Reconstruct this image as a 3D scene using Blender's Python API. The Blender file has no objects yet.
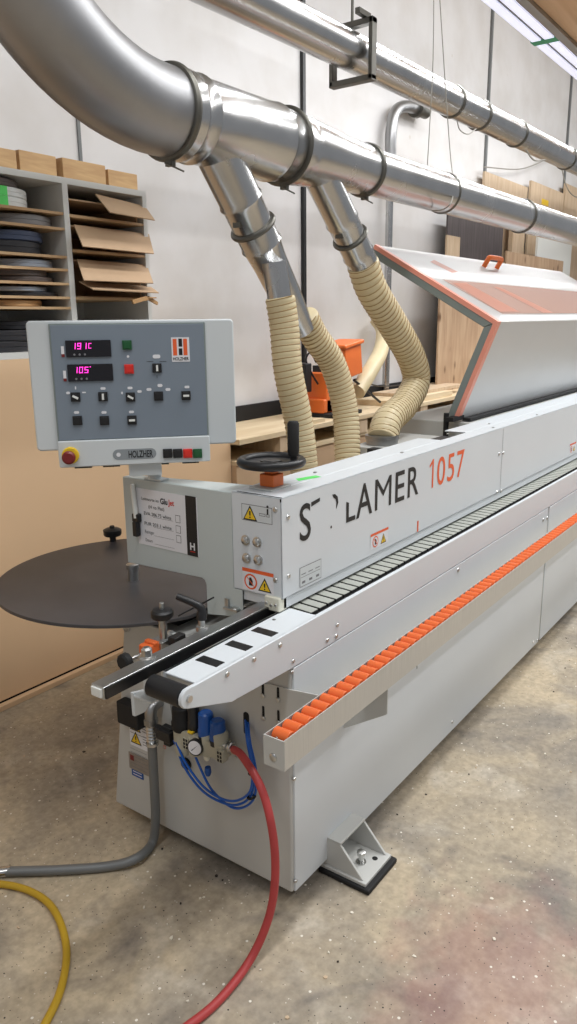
import bpy, bmesh, math, random
from mathutils import Vector, Matrix
random.seed(7)
sc = bpy.context.scene
COL = sc.collection
PI = math.pi
V = Vector

# ------------------------------------------------------------------ camera
# X runs along the machine (away from us), Y to the back wall, Z up; metres.
F, CX, CY = 760.0, 288.5, 512.0
def _d(px, py):
    return V((px - CX, CY - py, -F)).normalized()
_X = _d(856, 314)
_Y = _d(-790, 331); _Y = (_Y - _X * _Y.dot(_X)).normalized()
_Z = _X.cross(_Y)
ROT = Matrix((_X, _Y, _Z))
CAM = V((-1.674, -1.218, 1.84))
def P(px, py, x=None, y=None, z=None):
    """point where a sight line meets the plane x=, y= or z="""
    w = ROT @ _d(px, py)
    if x is not None: t = (x - CAM.x) / w.x
    elif y is not None: t = (y - CAM.y) / w.y
    else: t = (z - CAM.z) / w.z
    return CAM + w * t
cam = bpy.data.cameras.new('camera')
cam.sensor_fit = 'VERTICAL'; cam.sensor_height = 36.0; cam.lens = F * 36.0 / 1024.0
cam.clip_start = 0.05; cam.clip_end = 100
co = bpy.data.objects.new('camera', cam); COL.objects.link(co)
co.matrix_world = Matrix.Translation(CAM) @ ROT.to_4x4()
sc.camera = co

# ------------------------------------------------------------------ materials
def lin(c):
    return tuple(((v / 255) / 12.92 if v / 255 <= .04045 else ((v / 255 + .055) / 1.055) ** 2.4) for v in c)
def mat(name, rgb, rough=.5, metal=0.0, var=0.0, scale=6.0, bump=0.0, bscale=60.0, emit=0.0, spec=.5, stretch=None, alpha=1.0, trans=0.0):
    m = bpy.data.materials.new(name); m.use_nodes = True
    nt = m.node_tree; b = nt.nodes['Principled BSDF']
    c = lin(rgb) + (1,)
    b.inputs['Base Color'].default_value = c
    b.inputs['Roughness'].default_value = rough
    b.inputs['Metallic'].default_value = metal
    b.inputs['Specular IOR Level'].default_value = spec
    if alpha < 1: b.inputs['Alpha'].default_value = alpha
    if trans: b.inputs['Transmission Weight'].default_value = trans
    if emit:
        b.inputs['Emission Color'].default_value = c; b.inputs['Emission Strength'].default_value = emit
    if var or bump:
        tc = nt.nodes.new('ShaderNodeTexCoord'); mp = nt.nodes.new('ShaderNodeMapping')
        nt.links.new(tc.outputs['Object'], mp.inputs[0])
        if stretch: mp.inputs['Scale'].default_value = stretch
    if var:
        n = nt.nodes.new('ShaderNodeTexNoise'); n.inputs['Scale'].default_value = scale; n.inputs['Detail'].default_value = 6
        nt.links.new(mp.outputs[0], n.inputs['Vector'])
        mr = nt.nodes.new('ShaderNodeMapRange'); mr.inputs[1].default_value = .25; mr.inputs[2].default_value = .75
        mr.inputs[3].default_value = 1 - var; mr.inputs[4].default_value = 1 + var
        nt.links.new(n.outputs[0], mr.inputs[0])
        mx = nt.nodes.new('ShaderNodeMix'); mx.data_type = 'RGBA'; mx.blend_type = 'MULTIPLY'; mx.inputs[0].default_value = 1
        mx.inputs[6].default_value = c; nt.links.new(mr.outputs[0], mx.inputs[7])
        nt.links.new(mx.outputs[2], b.inputs['Base Color'])
        if metal > .5:
            mr2 = nt.nodes.new('ShaderNodeMapRange'); mr2.inputs[3].default_value = max(.05, rough - .1); mr2.inputs[4].default_value = rough + .1
            nt.links.new(n.outputs[0], mr2.inputs[0]); nt.links.new(mr2.outputs[0], b.inputs['Roughness'])
    if bump:
        n2 = nt.nodes.new('ShaderNodeTexNoise'); n2.inputs['Scale'].default_value = bscale; n2.inputs['Detail'].default_value = 5
        nt.links.new(mp.outputs[0], n2.inputs['Vector'])
        bp = nt.nodes.new('ShaderNodeBump'); bp.inputs['Strength'].default_value = bump; bp.inputs['Distance'].default_value = .01
        nt.links.new(n2.outputs[0], bp.inputs['Height']); nt.links.new(bp.outputs[0], b.inputs['Normal'])
    return m
def wood(name, rgb, dark, scale=3.0, stretch=(1, 1, 12), rough=.6, knots=False):
    m = bpy.data.materials.new(name); m.use_nodes = True; nt = m.node_tree; b = nt.nodes['Principled BSDF']
    b.inputs['Roughness'].default_value = rough
    tc = nt.nodes.new('ShaderNodeTexCoord'); mp = nt.nodes.new('ShaderNodeMapping'); mp.inputs['Scale'].default_value = stretch
    nt.links.new(tc.outputs['Object'], mp.inputs[0])
    n = nt.nodes.new('ShaderNodeTexNoise'); n.inputs['Scale'].default_value = scale; n.inputs['Detail'].default_value = 8; n.inputs['Distortion'].default_value = .6
    nt.links.new(mp.outputs[0], n.inputs['Vector'])
    r = nt.nodes.new('ShaderNodeValToRGB'); r.color_ramp.elements[0].position = .3; r.color_ramp.elements[1].position = .7
    r.color_ramp.elements[0].color = lin(dark) + (1,); r.color_ramp.elements[1].color = lin(rgb) + (1,)
    nt.links.new(n.outputs[0], r.inputs[0])
    out = r.outputs[0]
    if knots:
        mp2 = nt.nodes.new('ShaderNodeMapping'); mp2.inputs['Scale'].default_value = (5.5, 1, 3.4); nt.links.new(tc.outputs['Object'], mp2.inputs[0])
        vo = nt.nodes.new('ShaderNodeTexVoronoi'); vo.inputs['Scale'].default_value = 1.0; nt.links.new(mp2.outputs[0], vo.inputs['Vector'])
        kr = nt.nodes.new('ShaderNodeValToRGB'); kr.color_ramp.elements[0].position = .06; kr.color_ramp.elements[1].position = .2
        kr.color_ramp.elements[0].color = (.25, .16, .09, 1); kr.color_ramp.elements[1].color = (1, 1, 1, 1)
        nt.links.new(vo.outputs['Distance'], kr.inputs[0])
        mx = nt.nodes.new('ShaderNodeMix'); mx.data_type = 'RGBA'; mx.blend_type = 'MULTIPLY'; mx.inputs[0].default_value = 1
        nt.links.new(out, mx.inputs[6]); nt.links.new(kr.outputs[0], mx.inputs[7]); out = mx.outputs[2]
    nt.links.new(out, b.inputs['Base Color'])
    return m

M = {}
M['paint'] = mat('grey_machine_paint', (213, 218, 222), .42, var=.02, scale=3, bump=.05, bscale=400)
M['base'] = mat('base_grey_paint', (192, 192, 188), .5, var=.03, scale=4, bump=.05, bscale=300)
M['arm'] = mat('arm_grey_paint', (192, 200, 199), .42, bump=.05, bscale=300)
M['bluegrey'] = mat('blue_grey_face', (124, 135, 147), .4, var=.02)
M['light'] = mat('light_grey_paint', (206, 211, 213), .4)
M['whitepl'] = mat('white_plastic', (228, 230, 226), .4)
M['cream'] = mat('cream_plastic', (224, 222, 205), .45)
M['black'] = mat('black_plastic', (26, 26, 28), .4)
M['matblack'] = mat('matt_black_rubber', (22, 22, 23), .7)
M['slot'] = mat('dark_void', (14, 14, 15), .8)
M['disc'] = mat('black_laminate', (66, 65, 68), .42, var=.25, scale=4)
M['strip'] = mat('black_strip', (24, 24, 25), .3)
M['alu'] = mat('aluminium', (190, 192, 192), .32, 1.0, var=.08, scale=10, stretch=(1, 20, 20))
M['steel'] = mat('zinc_screw', (200, 200, 198), .28, 1.0)
M['galv'] = mat('galvanised_steel', (190, 190, 190), .25, 1.0, var=.07, scale=5, bump=.012, bscale=6)
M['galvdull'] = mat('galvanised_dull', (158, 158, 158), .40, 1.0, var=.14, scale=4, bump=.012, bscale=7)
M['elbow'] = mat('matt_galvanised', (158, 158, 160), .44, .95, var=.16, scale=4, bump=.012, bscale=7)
M['ring'] = mat('dull_clamp_steel', (110, 108, 102), .45, 1.0, var=.1)
M['brushed'] = mat('brushed_rail_steel', (204, 202, 197), .42, .5, var=.07, scale=14, stretch=(12, 1, .6))
M['orange'] = mat('orange_roller', (226, 106, 48), .42)
M['orangem'] = mat('orange_machine', (236, 118, 52), .4, var=.04)
M['orprint'] = mat('orange_print', (232, 98, 48), .5)
M['coral'] = mat('coral_edge_trim', (236, 156, 136), .45)
M['hoodrim'] = mat('hood_rim_grey', (128, 138, 137), .45)
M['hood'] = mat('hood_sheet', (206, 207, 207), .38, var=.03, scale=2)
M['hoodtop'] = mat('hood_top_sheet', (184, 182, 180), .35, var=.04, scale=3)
M['ink'] = mat('black_print', (22, 23, 26), .5)
M['yellow'] = mat('warning_yellow', (236, 196, 40), .5)
M['paper'] = mat('white_paper', (226, 226, 230), .5)
M['grayprint'] = mat('grey_print', (120, 120, 124), .6)
M['red'] = mat('red_plastic', (214, 44, 34), .4)
M['estop'] = mat('red_stop_button', (122, 34, 34), .35)
M['green'] = mat('green_plastic', (22, 84, 44), .4)
M['grtape'] = mat('green_tape', (96, 226, 110), .5)
M['tape2'] = mat('green_masking_tape', (60, 150, 110), .6)
M['led'] = mat('pink_led', (255, 60, 200), .5, emit=1.6)
M['display'] = mat('dark_display', (22, 20, 26), .2)
M['blue'] = mat('blue_plastic', (18, 76, 150), .35)
M['bluetube'] = mat('blue_air_tube', (18, 88, 180), .3)
M['redhose'] = mat('red_rubber_hose', (176, 62, 62), .5, var=.06, scale=30)
M['yelhose'] = mat('yellow_rubber_hose', (186, 150, 34), .5)
M['conduit'] = mat('grey_flex_conduit', (120, 122, 122), .5, .3)
M['frl'] = mat('putty_casting', (176, 172, 154), .5)
M['hose'] = mat('beige_ribbed_hose', (214, 198, 160), .42, var=.06, scale=12)
M['hosewire'] = mat('hose_wire', (160, 130, 82), .5)
M['card'] = mat('brown_cardboard', (192, 162, 130), .8, var=.06, scale=8)
M['mdf'] = mat('mdf_board', (224, 190, 152), .65, var=.05, scale=1.6)
M['shelfw'] = mat('white_melamine', (212, 212, 208), .5, var=.03)
M['shelfboard'] = wood('thin_ply_edge', (206, 176, 136), (176, 140, 100), stretch=(1, 8, 8))
M['block'] = wood('oak_block', (206, 170, 122), (180, 140, 96), 4, (1.2, 8, 8))
M['ply'] = wood('knotty_plywood', (192, 164, 134), (164, 132, 104), 2.2, (5, 1, .9), knots=True)
M['plyl'] = wood('light_plywood', (208, 186, 158), (190, 164, 134), 3, (8, 8, 1))
M['darkw'] = wood('dark_oak_laminate', (92, 84, 84), (70, 62, 62), 3, (10, 10, .6))
M['benchw'] = wood('bench_birch', (224, 206, 174), (206, 182, 144), 2, (1, 8, 8))
M['beam'] = wood('timber_beam', (212, 176, 138), (190, 150, 112), 1.5, (.6, 6, 6))
M['roll_b'] = mat('edgeband_black', (44, 44, 48), .4)
M['roll_g'] = mat('edgeband_grey', (128, 126, 126), .4)
M['roll_w'] = mat('edgeband_white', (224, 226, 224), .4)
M['roll_n'] = mat('edgeband_navy', (62, 72, 96), .4)
M['roll_s'] = mat('edgeband_silver', (150, 158, 170), .35)
M['roll_br'] = mat('edgeband_taupe', (92, 82, 78), .45)
M['roll_t'] = mat('edgeband_tan', (186, 146, 100), .5)
M['ltube'] = mat('lamp_channel', (226, 228, 240), .4)
M['lamp'] = mat('lit_lamp', (228, 232, 255), .4, emit=.62)
M['wire'] = mat('thin_cable', (150, 146, 138), .5)
M['glue'] = mat('tinted_window', (204, 166, 152), .18, alpha=.85)
M['decal_red'] = mat('rust_scuff', (180, 122, 102), .5)

def wall_mat():
    m = bpy.data.materials.new('painted_wall'); m.use_nodes = True; nt = m.node_tree; b = nt.nodes['Principled BSDF']
    b.inputs['Roughness'].default_value = .75
    tc = nt.nodes.new('ShaderNodeTexCoord')
    n = nt.nodes.new('ShaderNodeTexNoise'); n.inputs['Scale'].default_value = 2.2; n.inputs['Detail'].default_value = 7; nt.links.new(tc.outputs['Object'], n.inputs['Vector'])
    r = nt.nodes.new('ShaderNodeValToRGB'); e = r.color_ramp.elements
    e[0].position = .25; e[0].color = lin((208, 204, 200)) + (1,); e[1].position = .6; e[1].color = lin((222, 220, 219)) + (1,)
    nt.links.new(n.outputs[0], r.inputs[0])
    v = nt.nodes.new('ShaderNodeTexVoronoi'); v.inputs['Scale'].default_value = 1.9; nt.links.new(tc.outputs['Object'], v.inputs['Vector'])
    r2 = nt.nodes.new('ShaderNodeValToRGB'); r2.color_ramp.elements[0].position = .0; r2.color_ramp.elements[0].color = (.70, .62, .5, 1); r2.color_ramp.elements[1].position = .05; r2.color_ramp.elements[1].color = (1, 1, 1, 1)
    nt.links.new(v.outputs['Distance'], r2.inputs[0])
    mx = nt.nodes.new('ShaderNodeMix'); mx.data_type = 'RGBA'; mx.blend_type = 'MULTIPLY'; mx.inputs[0].default_value = .7
    nt.links.new(r.outputs[0], mx.inputs[6]); nt.links.new(r2.outputs[0], mx.inputs[7]); nt.links.new(mx.outputs[2], b.inputs['Base Color'])
    return m
def floor_mat():
    m = bpy.data.materials.new('dusty_concrete'); m.use_nodes = True; nt = m.node_tree; b = nt.nodes['Principled BSDF']
    L = nt.links.new
    tc = nt.nodes.new('ShaderNodeTexCoord')
    def noise(s, d=8, dist=0.0):
        n = nt.nodes.new('ShaderNodeTexNoise'); n.inputs['Scale'].default_value = s; n.inputs['Detail'].default_value = d; n.inputs['Distortion'].default_value = dist
        L(tc.outputs['Object'], n.inputs['Vector']); return n.outputs[0]
    def ramp(f, a, b_, ca, cb):
        r = nt.nodes.new('ShaderNodeValToRGB'); e = r.color_ramp.elements
        e[0].position = a; e[1].position = b_; e[0].color = ca; e[1].color = cb; L(f, r.inputs[0]); return r.outputs[0]
    def mix(a, b_, f, t='MIX'):
        x = nt.nodes.new('ShaderNodeMix'); x.data_type = 'RGBA'; x.blend_type = t
        if isinstance(f, float): x.inputs[0].default_value = f
        else: L(f, x.inputs[0])
        if isinstance(a, tuple): x.inputs[6].default_value = a
        else: L(a, x.inputs[6])
        if isinstance(b_, tuple): x.inputs[7].default_value = b_
        else: L(b_, x.inputs[7])
        return x.outputs[2]
    W = (1, 1, 1, 1); K = (0, 0, 0, 1)
    c = ramp(noise(1.6, 10, .8), .36, .62, lin((142, 134, 123)) + (1,), lin((190, 174, 148)) + (1,))
    c = mix(c, lin((196, 186, 170)) + (1,), ramp(noise(3.3, 9, 1.2), .56, .75, K, (.7, .7, .7, 1)))
    c = mix(c, lin((108, 102, 98)) + (1,), ramp(noise(2.4, 9, 1.5), .58, .78, K, (.8, .8, .8, 1)))
    c = mix(c, ramp(noise(45, 6), .3, .7, (.80, .80, .80, 1), (1.12, 1.12, 1.12, 1)), 1.0, 'MULTIPLY')
    # reddish dust patch with its own outline
    ctr = P(490, 985, z=0) - V((5, -2.15, 0))
    mp = nt.nodes.new('ShaderNodeMapping'); mp.vector_type = 'POINT'; mp.inputs['Location'].default_value = (-ctr.x / .42, -ctr.y / .30, 0); mp.inputs['Scale'].default_value = (1 / .42, 1 / .30, 1)
    L(tc.outputs['Object'], mp.inputs[0])
    ln = nt.nodes.new('ShaderNodeVectorMath'); ln.operation = 'LENGTH'; L(mp.outputs[0], ln.inputs[0])
    ad = nt.nodes.new('ShaderNodeMath'); ad.operation = 'MULTIPLY_ADD'; L(noise(9, 8), ad.inputs[0]); ad.inputs[1].default_value = 1.6; L(ln.outputs[1], ad.inputs[2])
    c = mix(c, lin((176, 108, 104)) + (1,), ramp_inv(nt, ad.outputs[0]))
    # chips and crumbs
    for s, col, th in ((11, (222, 214, 200), .055), (26, (226, 220, 208), .11), (60, (214, 206, 192), .12), (32, (52, 46, 42), .085), (75, (70, 62, 56), .13)):
        v = nt.nodes.new('ShaderNodeTexVoronoi'); v.inputs['Scale'].default_value = s; L(tc.outputs['Object'], v.inputs['Vector'])
        sp = nt.nodes.new('ShaderNodeSeparateColor'); L(v.outputs['Color'], sp.inputs[0])
        g = nt.nodes.new('ShaderNodeMath'); g.operation = 'GREATER_THAN'; L(sp.outputs[0], g.inputs[0]); g.inputs[1].default_value = .72
        l = nt.nodes.new('ShaderNodeMath'); l.operation = 'LESS_THAN'; L(v.outputs['Distance'], l.inputs[0]); l.inputs[1].default_value = th
        mu = nt.nodes.new('ShaderNodeMath'); mu.operation = 'MULTIPLY'; L(g.outputs[0], mu.inputs[0]); L(l.outputs[0], mu.inputs[1])
        c = mix(c, lin(col) + (1,), mu.outputs[0])
    L(c, b.inputs['Base Color'])
    b.inputs['Roughness'].default_value = .62; b.inputs['Specular IOR Level'].default_value = .35
    bp = nt.nodes.new('ShaderNodeBump'); bp.inputs['Strength'].default_value = .25; bp.inputs['Distance'].default_value = .01
    L(noise(30, 8), bp.inputs['Height']); L(bp.outputs[0], b.inputs['Normal'])
    return m
def ramp_inv(nt, f):
    mr = nt.nodes.new('ShaderNodeMapRange'); mr.inputs[1].default_value = 1.3; mr.inputs[2].default_value = 2.0; mr.inputs[3].default_value = .28; mr.inputs[4].default_value = 0.0
    nt.links.new(f, mr.inputs[0]); return mr.outputs[0]
M['wall'] = wall_mat(); M['floor'] = floor_mat()
M['ceil'] = mat('ceiling_white', (214, 212, 206), .8)

# ------------------------------------------------------------------ mesh builder
def perp(d):
    d = d.normalized(); a = V((0, 0, 1)) if abs(d.z) < .9 else V((1, 0, 0))
    u = d.cross(a).normalized(); return u, d.cross(u).normalized()
class MB:
    def __init__(s): s.v = []; s.f = []; s.m = []; s.mi = 0
    def use(s, i): s.mi = i; return s
    def face(s, ids): s.f.append(tuple(ids)); s.m.append(s.mi)
    def verts(s, pts):
        n = len(s.v); s.v += [V(p) for p in pts]; return list(range(n, n + len(pts)))
    def quad(s, *pts): s.face(s.verts(pts)); return s
    def box(s, a, b, fr=None):
        x0, y0, z0 = a; x1, y1, z1 = b
        if x0 > x1: x0, x1 = x1, x0
        if y0 > y1: y0, y1 = y1, y0
        if z0 > z1: z0, z1 = z1, z0
        pts = [V((x, y, z)) for z in (z0, z1) for x, y in ((x0, y0), (x1, y0), (x1, y1), (x0, y1))]
        if fr: pts = [fr @ p for p in pts]
        i = s.verts(pts)
        for q in ((0, 3, 2, 1), (4, 5, 6, 7), (0, 1, 5, 4), (1, 2, 6, 5), (2, 3, 7, 6), (3, 0, 4, 7)): s.face([i[k] for k in q])
        return s
    def prism(s, poly, ext):
        """poly: 3-D outline, ext: extrusion vector"""
        poly = [V(p) for p in poly]; ext = V(ext); n = len(poly)
        nr = V((0, 0, 0))
        for k in range(n): nr += (poly[k] - poly[0]).cross(poly[(k + 1) % n] - poly[0])
        if nr.dot(ext) > 0: poly = poly[::-1]
        a = s.verts(poly); b = s.verts([p + ext for p in poly])
        s.face(a); s.face(b[::-1])
        for k in range(n): s.face((a[k], b[k], b[(k + 1) % n], a[(k + 1) % n]))
        return s
    def rings(s, rs, cap0=True, cap1=True, close=False):
        idx = [s.verts(r) for r in rs]; n = len(rs[0])
        for j in range(len(idx) - (0 if close else 1)):
            p, q = idx[j], idx[(j + 1) % len(idx)]
            for k in range(n): s.face((p[k], p[(k + 1) % n], q[(k + 1) % n], q[k]))
        if not close:
            if cap0: s.face(idx[0][::-1])
            if cap1: s.face(idx[-1])
        return s
    def lathe(s, c, axis, prof, seg=24, cap0=True, cap1=True):
        """prof: (distance along axis, radius)"""
        c = V(c); axis = V(axis).normalized(); u, w = perp(axis)
        rs = [[c + axis * h + (u * math.cos(2 * PI * k / seg) + w * math.sin(2 * PI * k / seg)) * r for k in range(seg)] for h, r in prof]
        return s.rings(rs, cap0, cap1)
    def cyl(s, a, b, r, seg=20, r2=None):
        a = V(a); b = V(b); return s.lathe(a, b - a, [(0, r), ((b - a).length, r if r2 is None else r2)], seg)
    def pipe(s, a, b, ro, ri, seg=24):
        a = V(a); b = V(b); L = (b - a).length
        c = a; axis = (b - a).normalized(); u, w = perp(axis)
        rs = [[c + axis * h + (u * math.cos(2 * PI * k / seg) + w * math.sin(2 * PI * k / seg)) * r for k in range(seg)] for h, r in ((0, ri), (0, ro), (L, ro), (L, ri))]
        return s.rings(rs, close=True)
    def tube(s, pts, r, seg=14, caps=True):
        pts = [V(p) for p in pts]; n = len(pts); rs = []
        t0 = (pts[1] - pts[0]).normalized(); u, w = perp(t0)
        for i, p in enumerate(pts):
            t = (pts[min(i + 1, n - 1)] - pts[max(i - 1, 0)]).normalized()
            u = (u - t * u.dot(t)).normalized(); w = t.cross(u)
            rr = r(i / (n - 1)) if callable(r) else r
            rs.append([p + (u * math.cos(2 * PI * k / seg) + w * math.sin(2 * PI * k / seg)) * rr for k in range(seg)])
        return s.rings(rs, caps, caps)
    def torus(s, c, axis, R, r, seg=36, ss=10):
        c = V(c); u, w = perp(V(axis)); ax = V(axis).normalized(); rs = []
        for k in range(seg):
            a = 2 * PI * k / seg; d = u * math.cos(a) + w * math.sin(a)
            rs.append([c + d * (R + r * math.cos(2 * PI * j / ss)) + ax * (r * math.sin(2 * PI * j / ss)) for j in range(ss)])
        return s.rings(rs, close=True)
    def sphere(s, c, r, seg=16, sx=1, sy=1, sz=1):
        c = V(c); rs = []
        for i in range(1, 9):
            a = PI * i / 9
            rs.append([c + V((math.sin(a) * math.cos(2 * PI * k / seg) * r * sx, math.sin(a) * math.sin(2 * PI * k / seg) * r * sy, math.cos(a) * r * sz)) for k in range(seg)])
        return s.rings(rs)
    def merge(s, o):
        n = len(s.v); s.v += o.v; s.f += [tuple(i + n for i in f) for f in o.f]; s.m += o.m; return s

ROOTLOC = {}
def build(name, mb, mats, parent=None, bevel=0.0, smooth=True, ang=38, loc=None, seg=2):
    if not isinstance(mats, (list, tuple)): mats = [mats]
    base = ROOTLOC.get(parent.name, V((0, 0, 0))) if parent else V((0, 0, 0))
    if parent is None:                      # a one-mesh thing: origin at its base centre
        xs = [p.x for p in mb.v]; ys = [p.y for p in mb.v]; zs = [p.z for p in mb.v]
        base = V(((min(xs) + max(xs)) / 2, (min(ys) + max(ys)) / 2, min(zs)))
    off = base if loc is None else V((0, 0, 0))
    me = bpy.data.meshes.new(name); me.from_pydata([tuple(p - off) for p in mb.v], [], mb.f); me.update()
    for m in mats: me.materials.append(m)
    me.polygons.foreach_set('material_index', mb.m)
    bm = bmesh.new(); bm.from_mesh(me); bmesh.ops.recalc_face_normals(bm, faces=bm.faces); bm.to_mesh(me); bm.free()
    if smooth:
        me.shade_smooth(); me.set_sharp_from_angle(angle=math.radians(ang))
    o = bpy.data.objects.new(name, me); COL.objects.link(o)
    if parent:
        o.parent = parent
        if loc is not None: o.location = V(loc) - base
        ROOTLOC[o.name] = base if loc is None else V(loc)
    else:
        o.location = base if loc is None else V(loc); ROOTLOC[o.name] = V(o.location)
    if bevel:
        bv = o.modifiers.new('edge', 'BEVEL'); bv.width = bevel; bv.segments = seg; bv.limit_method = 'ANGLE'; bv.angle_limit = math.radians(40)
        bv.harden_normals = True
    return o
def inst(src, parent, loc, rot=None):
    o = src.copy(); COL.objects.link(o); o.parent = parent
    o.location = V(loc) - ROOTLOC.get(parent.name, V((0, 0, 0))) if parent else V(loc)
    if rot is not None: o.rotation_euler = rot
    return o
def tag(o, label=None, cat=None, group=None, kind=None):
    if label: o['label'] = label
    if cat: o['category'] = cat
    if group: o['group'] = group
    if kind: o['kind'] = kind
    return o
def empty(name, loc, label, cat, group=None):
    o = bpy.data.objects.new(name, None); COL.objects.link(o); o.location = loc; o.empty_display_size = .1
    ROOTLOC[o.name] = V(loc); return tag(o, label, cat, group)
def smoothpath(pts, n=12):
    pts = [V(p) for p in pts]; q = [pts[0] * 2 - pts[1]] + pts + [pts[-1] * 2 - pts[-2]]; out = []
    for i in range(1, len(q) - 2):
        for k in range(n):
            t = k / n; a, b, c, d = q[i - 1], q[i], q[i + 1], q[i + 2]
            out.append(.5 * ((2 * b) + (c - a) * t + (2 * a - 5 * b + 4 * c - d) * t * t + (3 * b - a - 3 * c + d) * t ** 3))
    out.append(pts[-1]); return out
def resample(pts, step):
    out = [pts[0]]; acc = 0
    for a, b in zip(pts, pts[1:]):
        L = (b - a).length; p = step - acc
        while p <= L:
            out.append(a.lerp(b, p / L)); p += step
        acc = (acc + L) % step if L else acc
    out.append(pts[-1]); return out
def text_mb(mb, s, origin, u, v, height, wscale=1.0, width=None, weight=0.0, center=False, depth=.0004):
    """lettering laid on a surface: baseline start, along u, up v (cap height = height)"""
    cu = bpy.data.curves.new('t', 'FONT'); cu.body = s; cu.size = 1.0; cu.offset = weight; cu.resolution_u = 4
    ob = bpy.data.objects.new('t', cu); COL.objects.link(ob)
    bpy.context.view_layer.update()
    me = bpy.data.meshes.new_from_object(ob.evaluated_get(bpy.context.evaluated_depsgraph_get()))
    xs = [p.co.x for p in me.vertices]; x0, x1 = min(xs), max(xs); ys = [p.co.y for p in me.vertices]
    k = height / .70
    kx = width / (x1 - x0) if width else k * wscale
    u = V(u).normalized(); v = V(v).normalized(); o = V(origin); nrm = u.cross(v)
    if center: o = o - u * ((x1 - x0) * kx / 2)
    n = len(mb.v)
    mb.v += [o + u * ((p.co.x - x0) * kx) + v * (p.co.y * k) + nrm * depth for p in me.vertices]
    for f in me.polygons: mb.face([i + n for i in f.vertices])
    bpy.data.objects.remove(ob); bpy.data.meshes.remove(me); bpy.data.curves.remove(cu)
    return mb
class Flat:
    """a frame on a plane: (a, b) metres -> 3-D, k lifts off the surface"""
    def __init__(s, o, u, v): s.o = V(o); s.u = V(u).normalized(); s.v = V(v).normalized(); s.n = s.u.cross(s.v)
    def p(s, a, b, k=0.0): return s.o + s.u * a + s.v * b + s.n * k
    def rect(s, mb, a0, b0, a1, b1, k): return mb.quad(s.p(a0, b0, k), s.p(a1, b0, k), s.p(a1, b1, k), s.p(a0, b1, k))
    def poly(s, mb, pts, k): mb.face(mb.verts([s.p(a, b, k) for a, b in pts])); return mb
    def disc(s, mb, a, b, r, k, seg=20, rx=None): return s.poly(mb, [(a + (rx or r) * math.cos(2 * PI * i / seg), b + r * math.sin(2 * PI * i / seg)) for i in range(seg)], k)
    def plate(s, mb, a0, b0, a1, b1, k0, k1):
        return mb.prism([s.p(a0, b0, k0), s.p(a1, b0, k0), s.p(a1, b1, k0), s.p(a0, b1, k0)], s.n * (k1 - k0))
    def rplate(s, mb, a0, b0, a1, b1, r, k0, k1, seg=5):
        pts = []
        for cx, cy, st in ((a1 - r, b1 - r, 0), (a0 + r, b1 - r, 90), (a0 + r, b0 + r, 180), (a1 - r, b0 + r, 270)):
            for i in range(seg + 1):
                t = math.radians(st + 90 * i / seg); pts.append(s.p(cx + r * math.cos(t), cy + r * math.sin(t), k0))
        return mb.prism(pts, s.n * (k1 - k0))
def tri_sign(fl, mb, a, b, h, k, yi, ki):
    """yellow warning triangle, apex up, base centre at (a, b)"""
    w = h * .58
    mb.use(ki); fl.poly(mb, [(a - w, b), (a + w, b), (a, b + h)], k)
    mb.use(yi); fl.poly(mb, [(a - w * .78, b + h * .09), (a + w * .78, b + h * .09), (a, b + h * .83)], k + .0004)
    mb.use(ki); fl.poly(mb, [(a - h * .05, b + h * .32), (a + h * .05, b + h * .32), (a + h * .07, b + h * .62), (a - h * .07, b + h * .62)], k + .0008)
    fl.disc(mb, a, b + h * .2, h * .06, k + .0008, 8)

# ------------------------------------------------------------------ the setting
def struct(name, mb, m, **k):
    o = build(name, mb, m, **k); o['kind'] = 'structure'; return o
WY = 2.5
struct('floor', MB().box((-6, -7, -.1), (16, WY + .2, 0)), M['floor'], smooth=False)
struct('wall_back', MB().box((-6, WY, 0), (16, WY + .2, 6.4)), M['wall'], smooth=False)
struct('ceiling', MB().box((-6, -7, 6.4), (16, WY + .2, 6.5)), M['ceil'], smooth=False)
mbm = MB().box((2.9, .42, 4.03), (13, .95, 4.16))
struct('beam', mbm, M['beam'], smooth=False)
struct('trim_1', MB().box((2.9, .952, 4.0), (13, 1.02, 4.16)), M['galvdull'], smooth=False)
# seams and trunking on the wall
xk = P(305, 200, y=WY - .03).x
struct('trim_2', MB().box((xk - .018, WY - .03, 1.3), (xk + .018, WY - .001, 6.2)), M['black'])
xk = P(79, 130, y=WY - .01).x
struct('trim_3', MB().box((xk - .010, WY - .012, 2.2), (xk + .010, WY - .001, 6.2)), M['conduit'])
for i, (px, py) in enumerate(((489, 100), (570, 110))):
    xk = P(px, py, y=WY - .02).x
    struct('trim_%d' % (4 + i), MB().box((xk - .022, WY - .025, 1.3), (xk + .022, WY - .001, 6.2)), M['conduit'])

# ------------------------------------------------------------------ edge banding machine
EB = empty('edge_bander', (2.1, .4, 0), 'long grey edge banding machine with black and orange lettering, filling the floor', 'machine')
XE = 4.6
# --- base cabinet: tapered end face, long front panel
b = MB()
sec = [(0, .05), (0, .838), (.715, .838), (.836, .05)]
b.prism([(0, y, z) for y, z in sec], (XE, 0, 0))
base = build('base_cabinet', b, M['base'], EB, bevel=.008)
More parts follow.
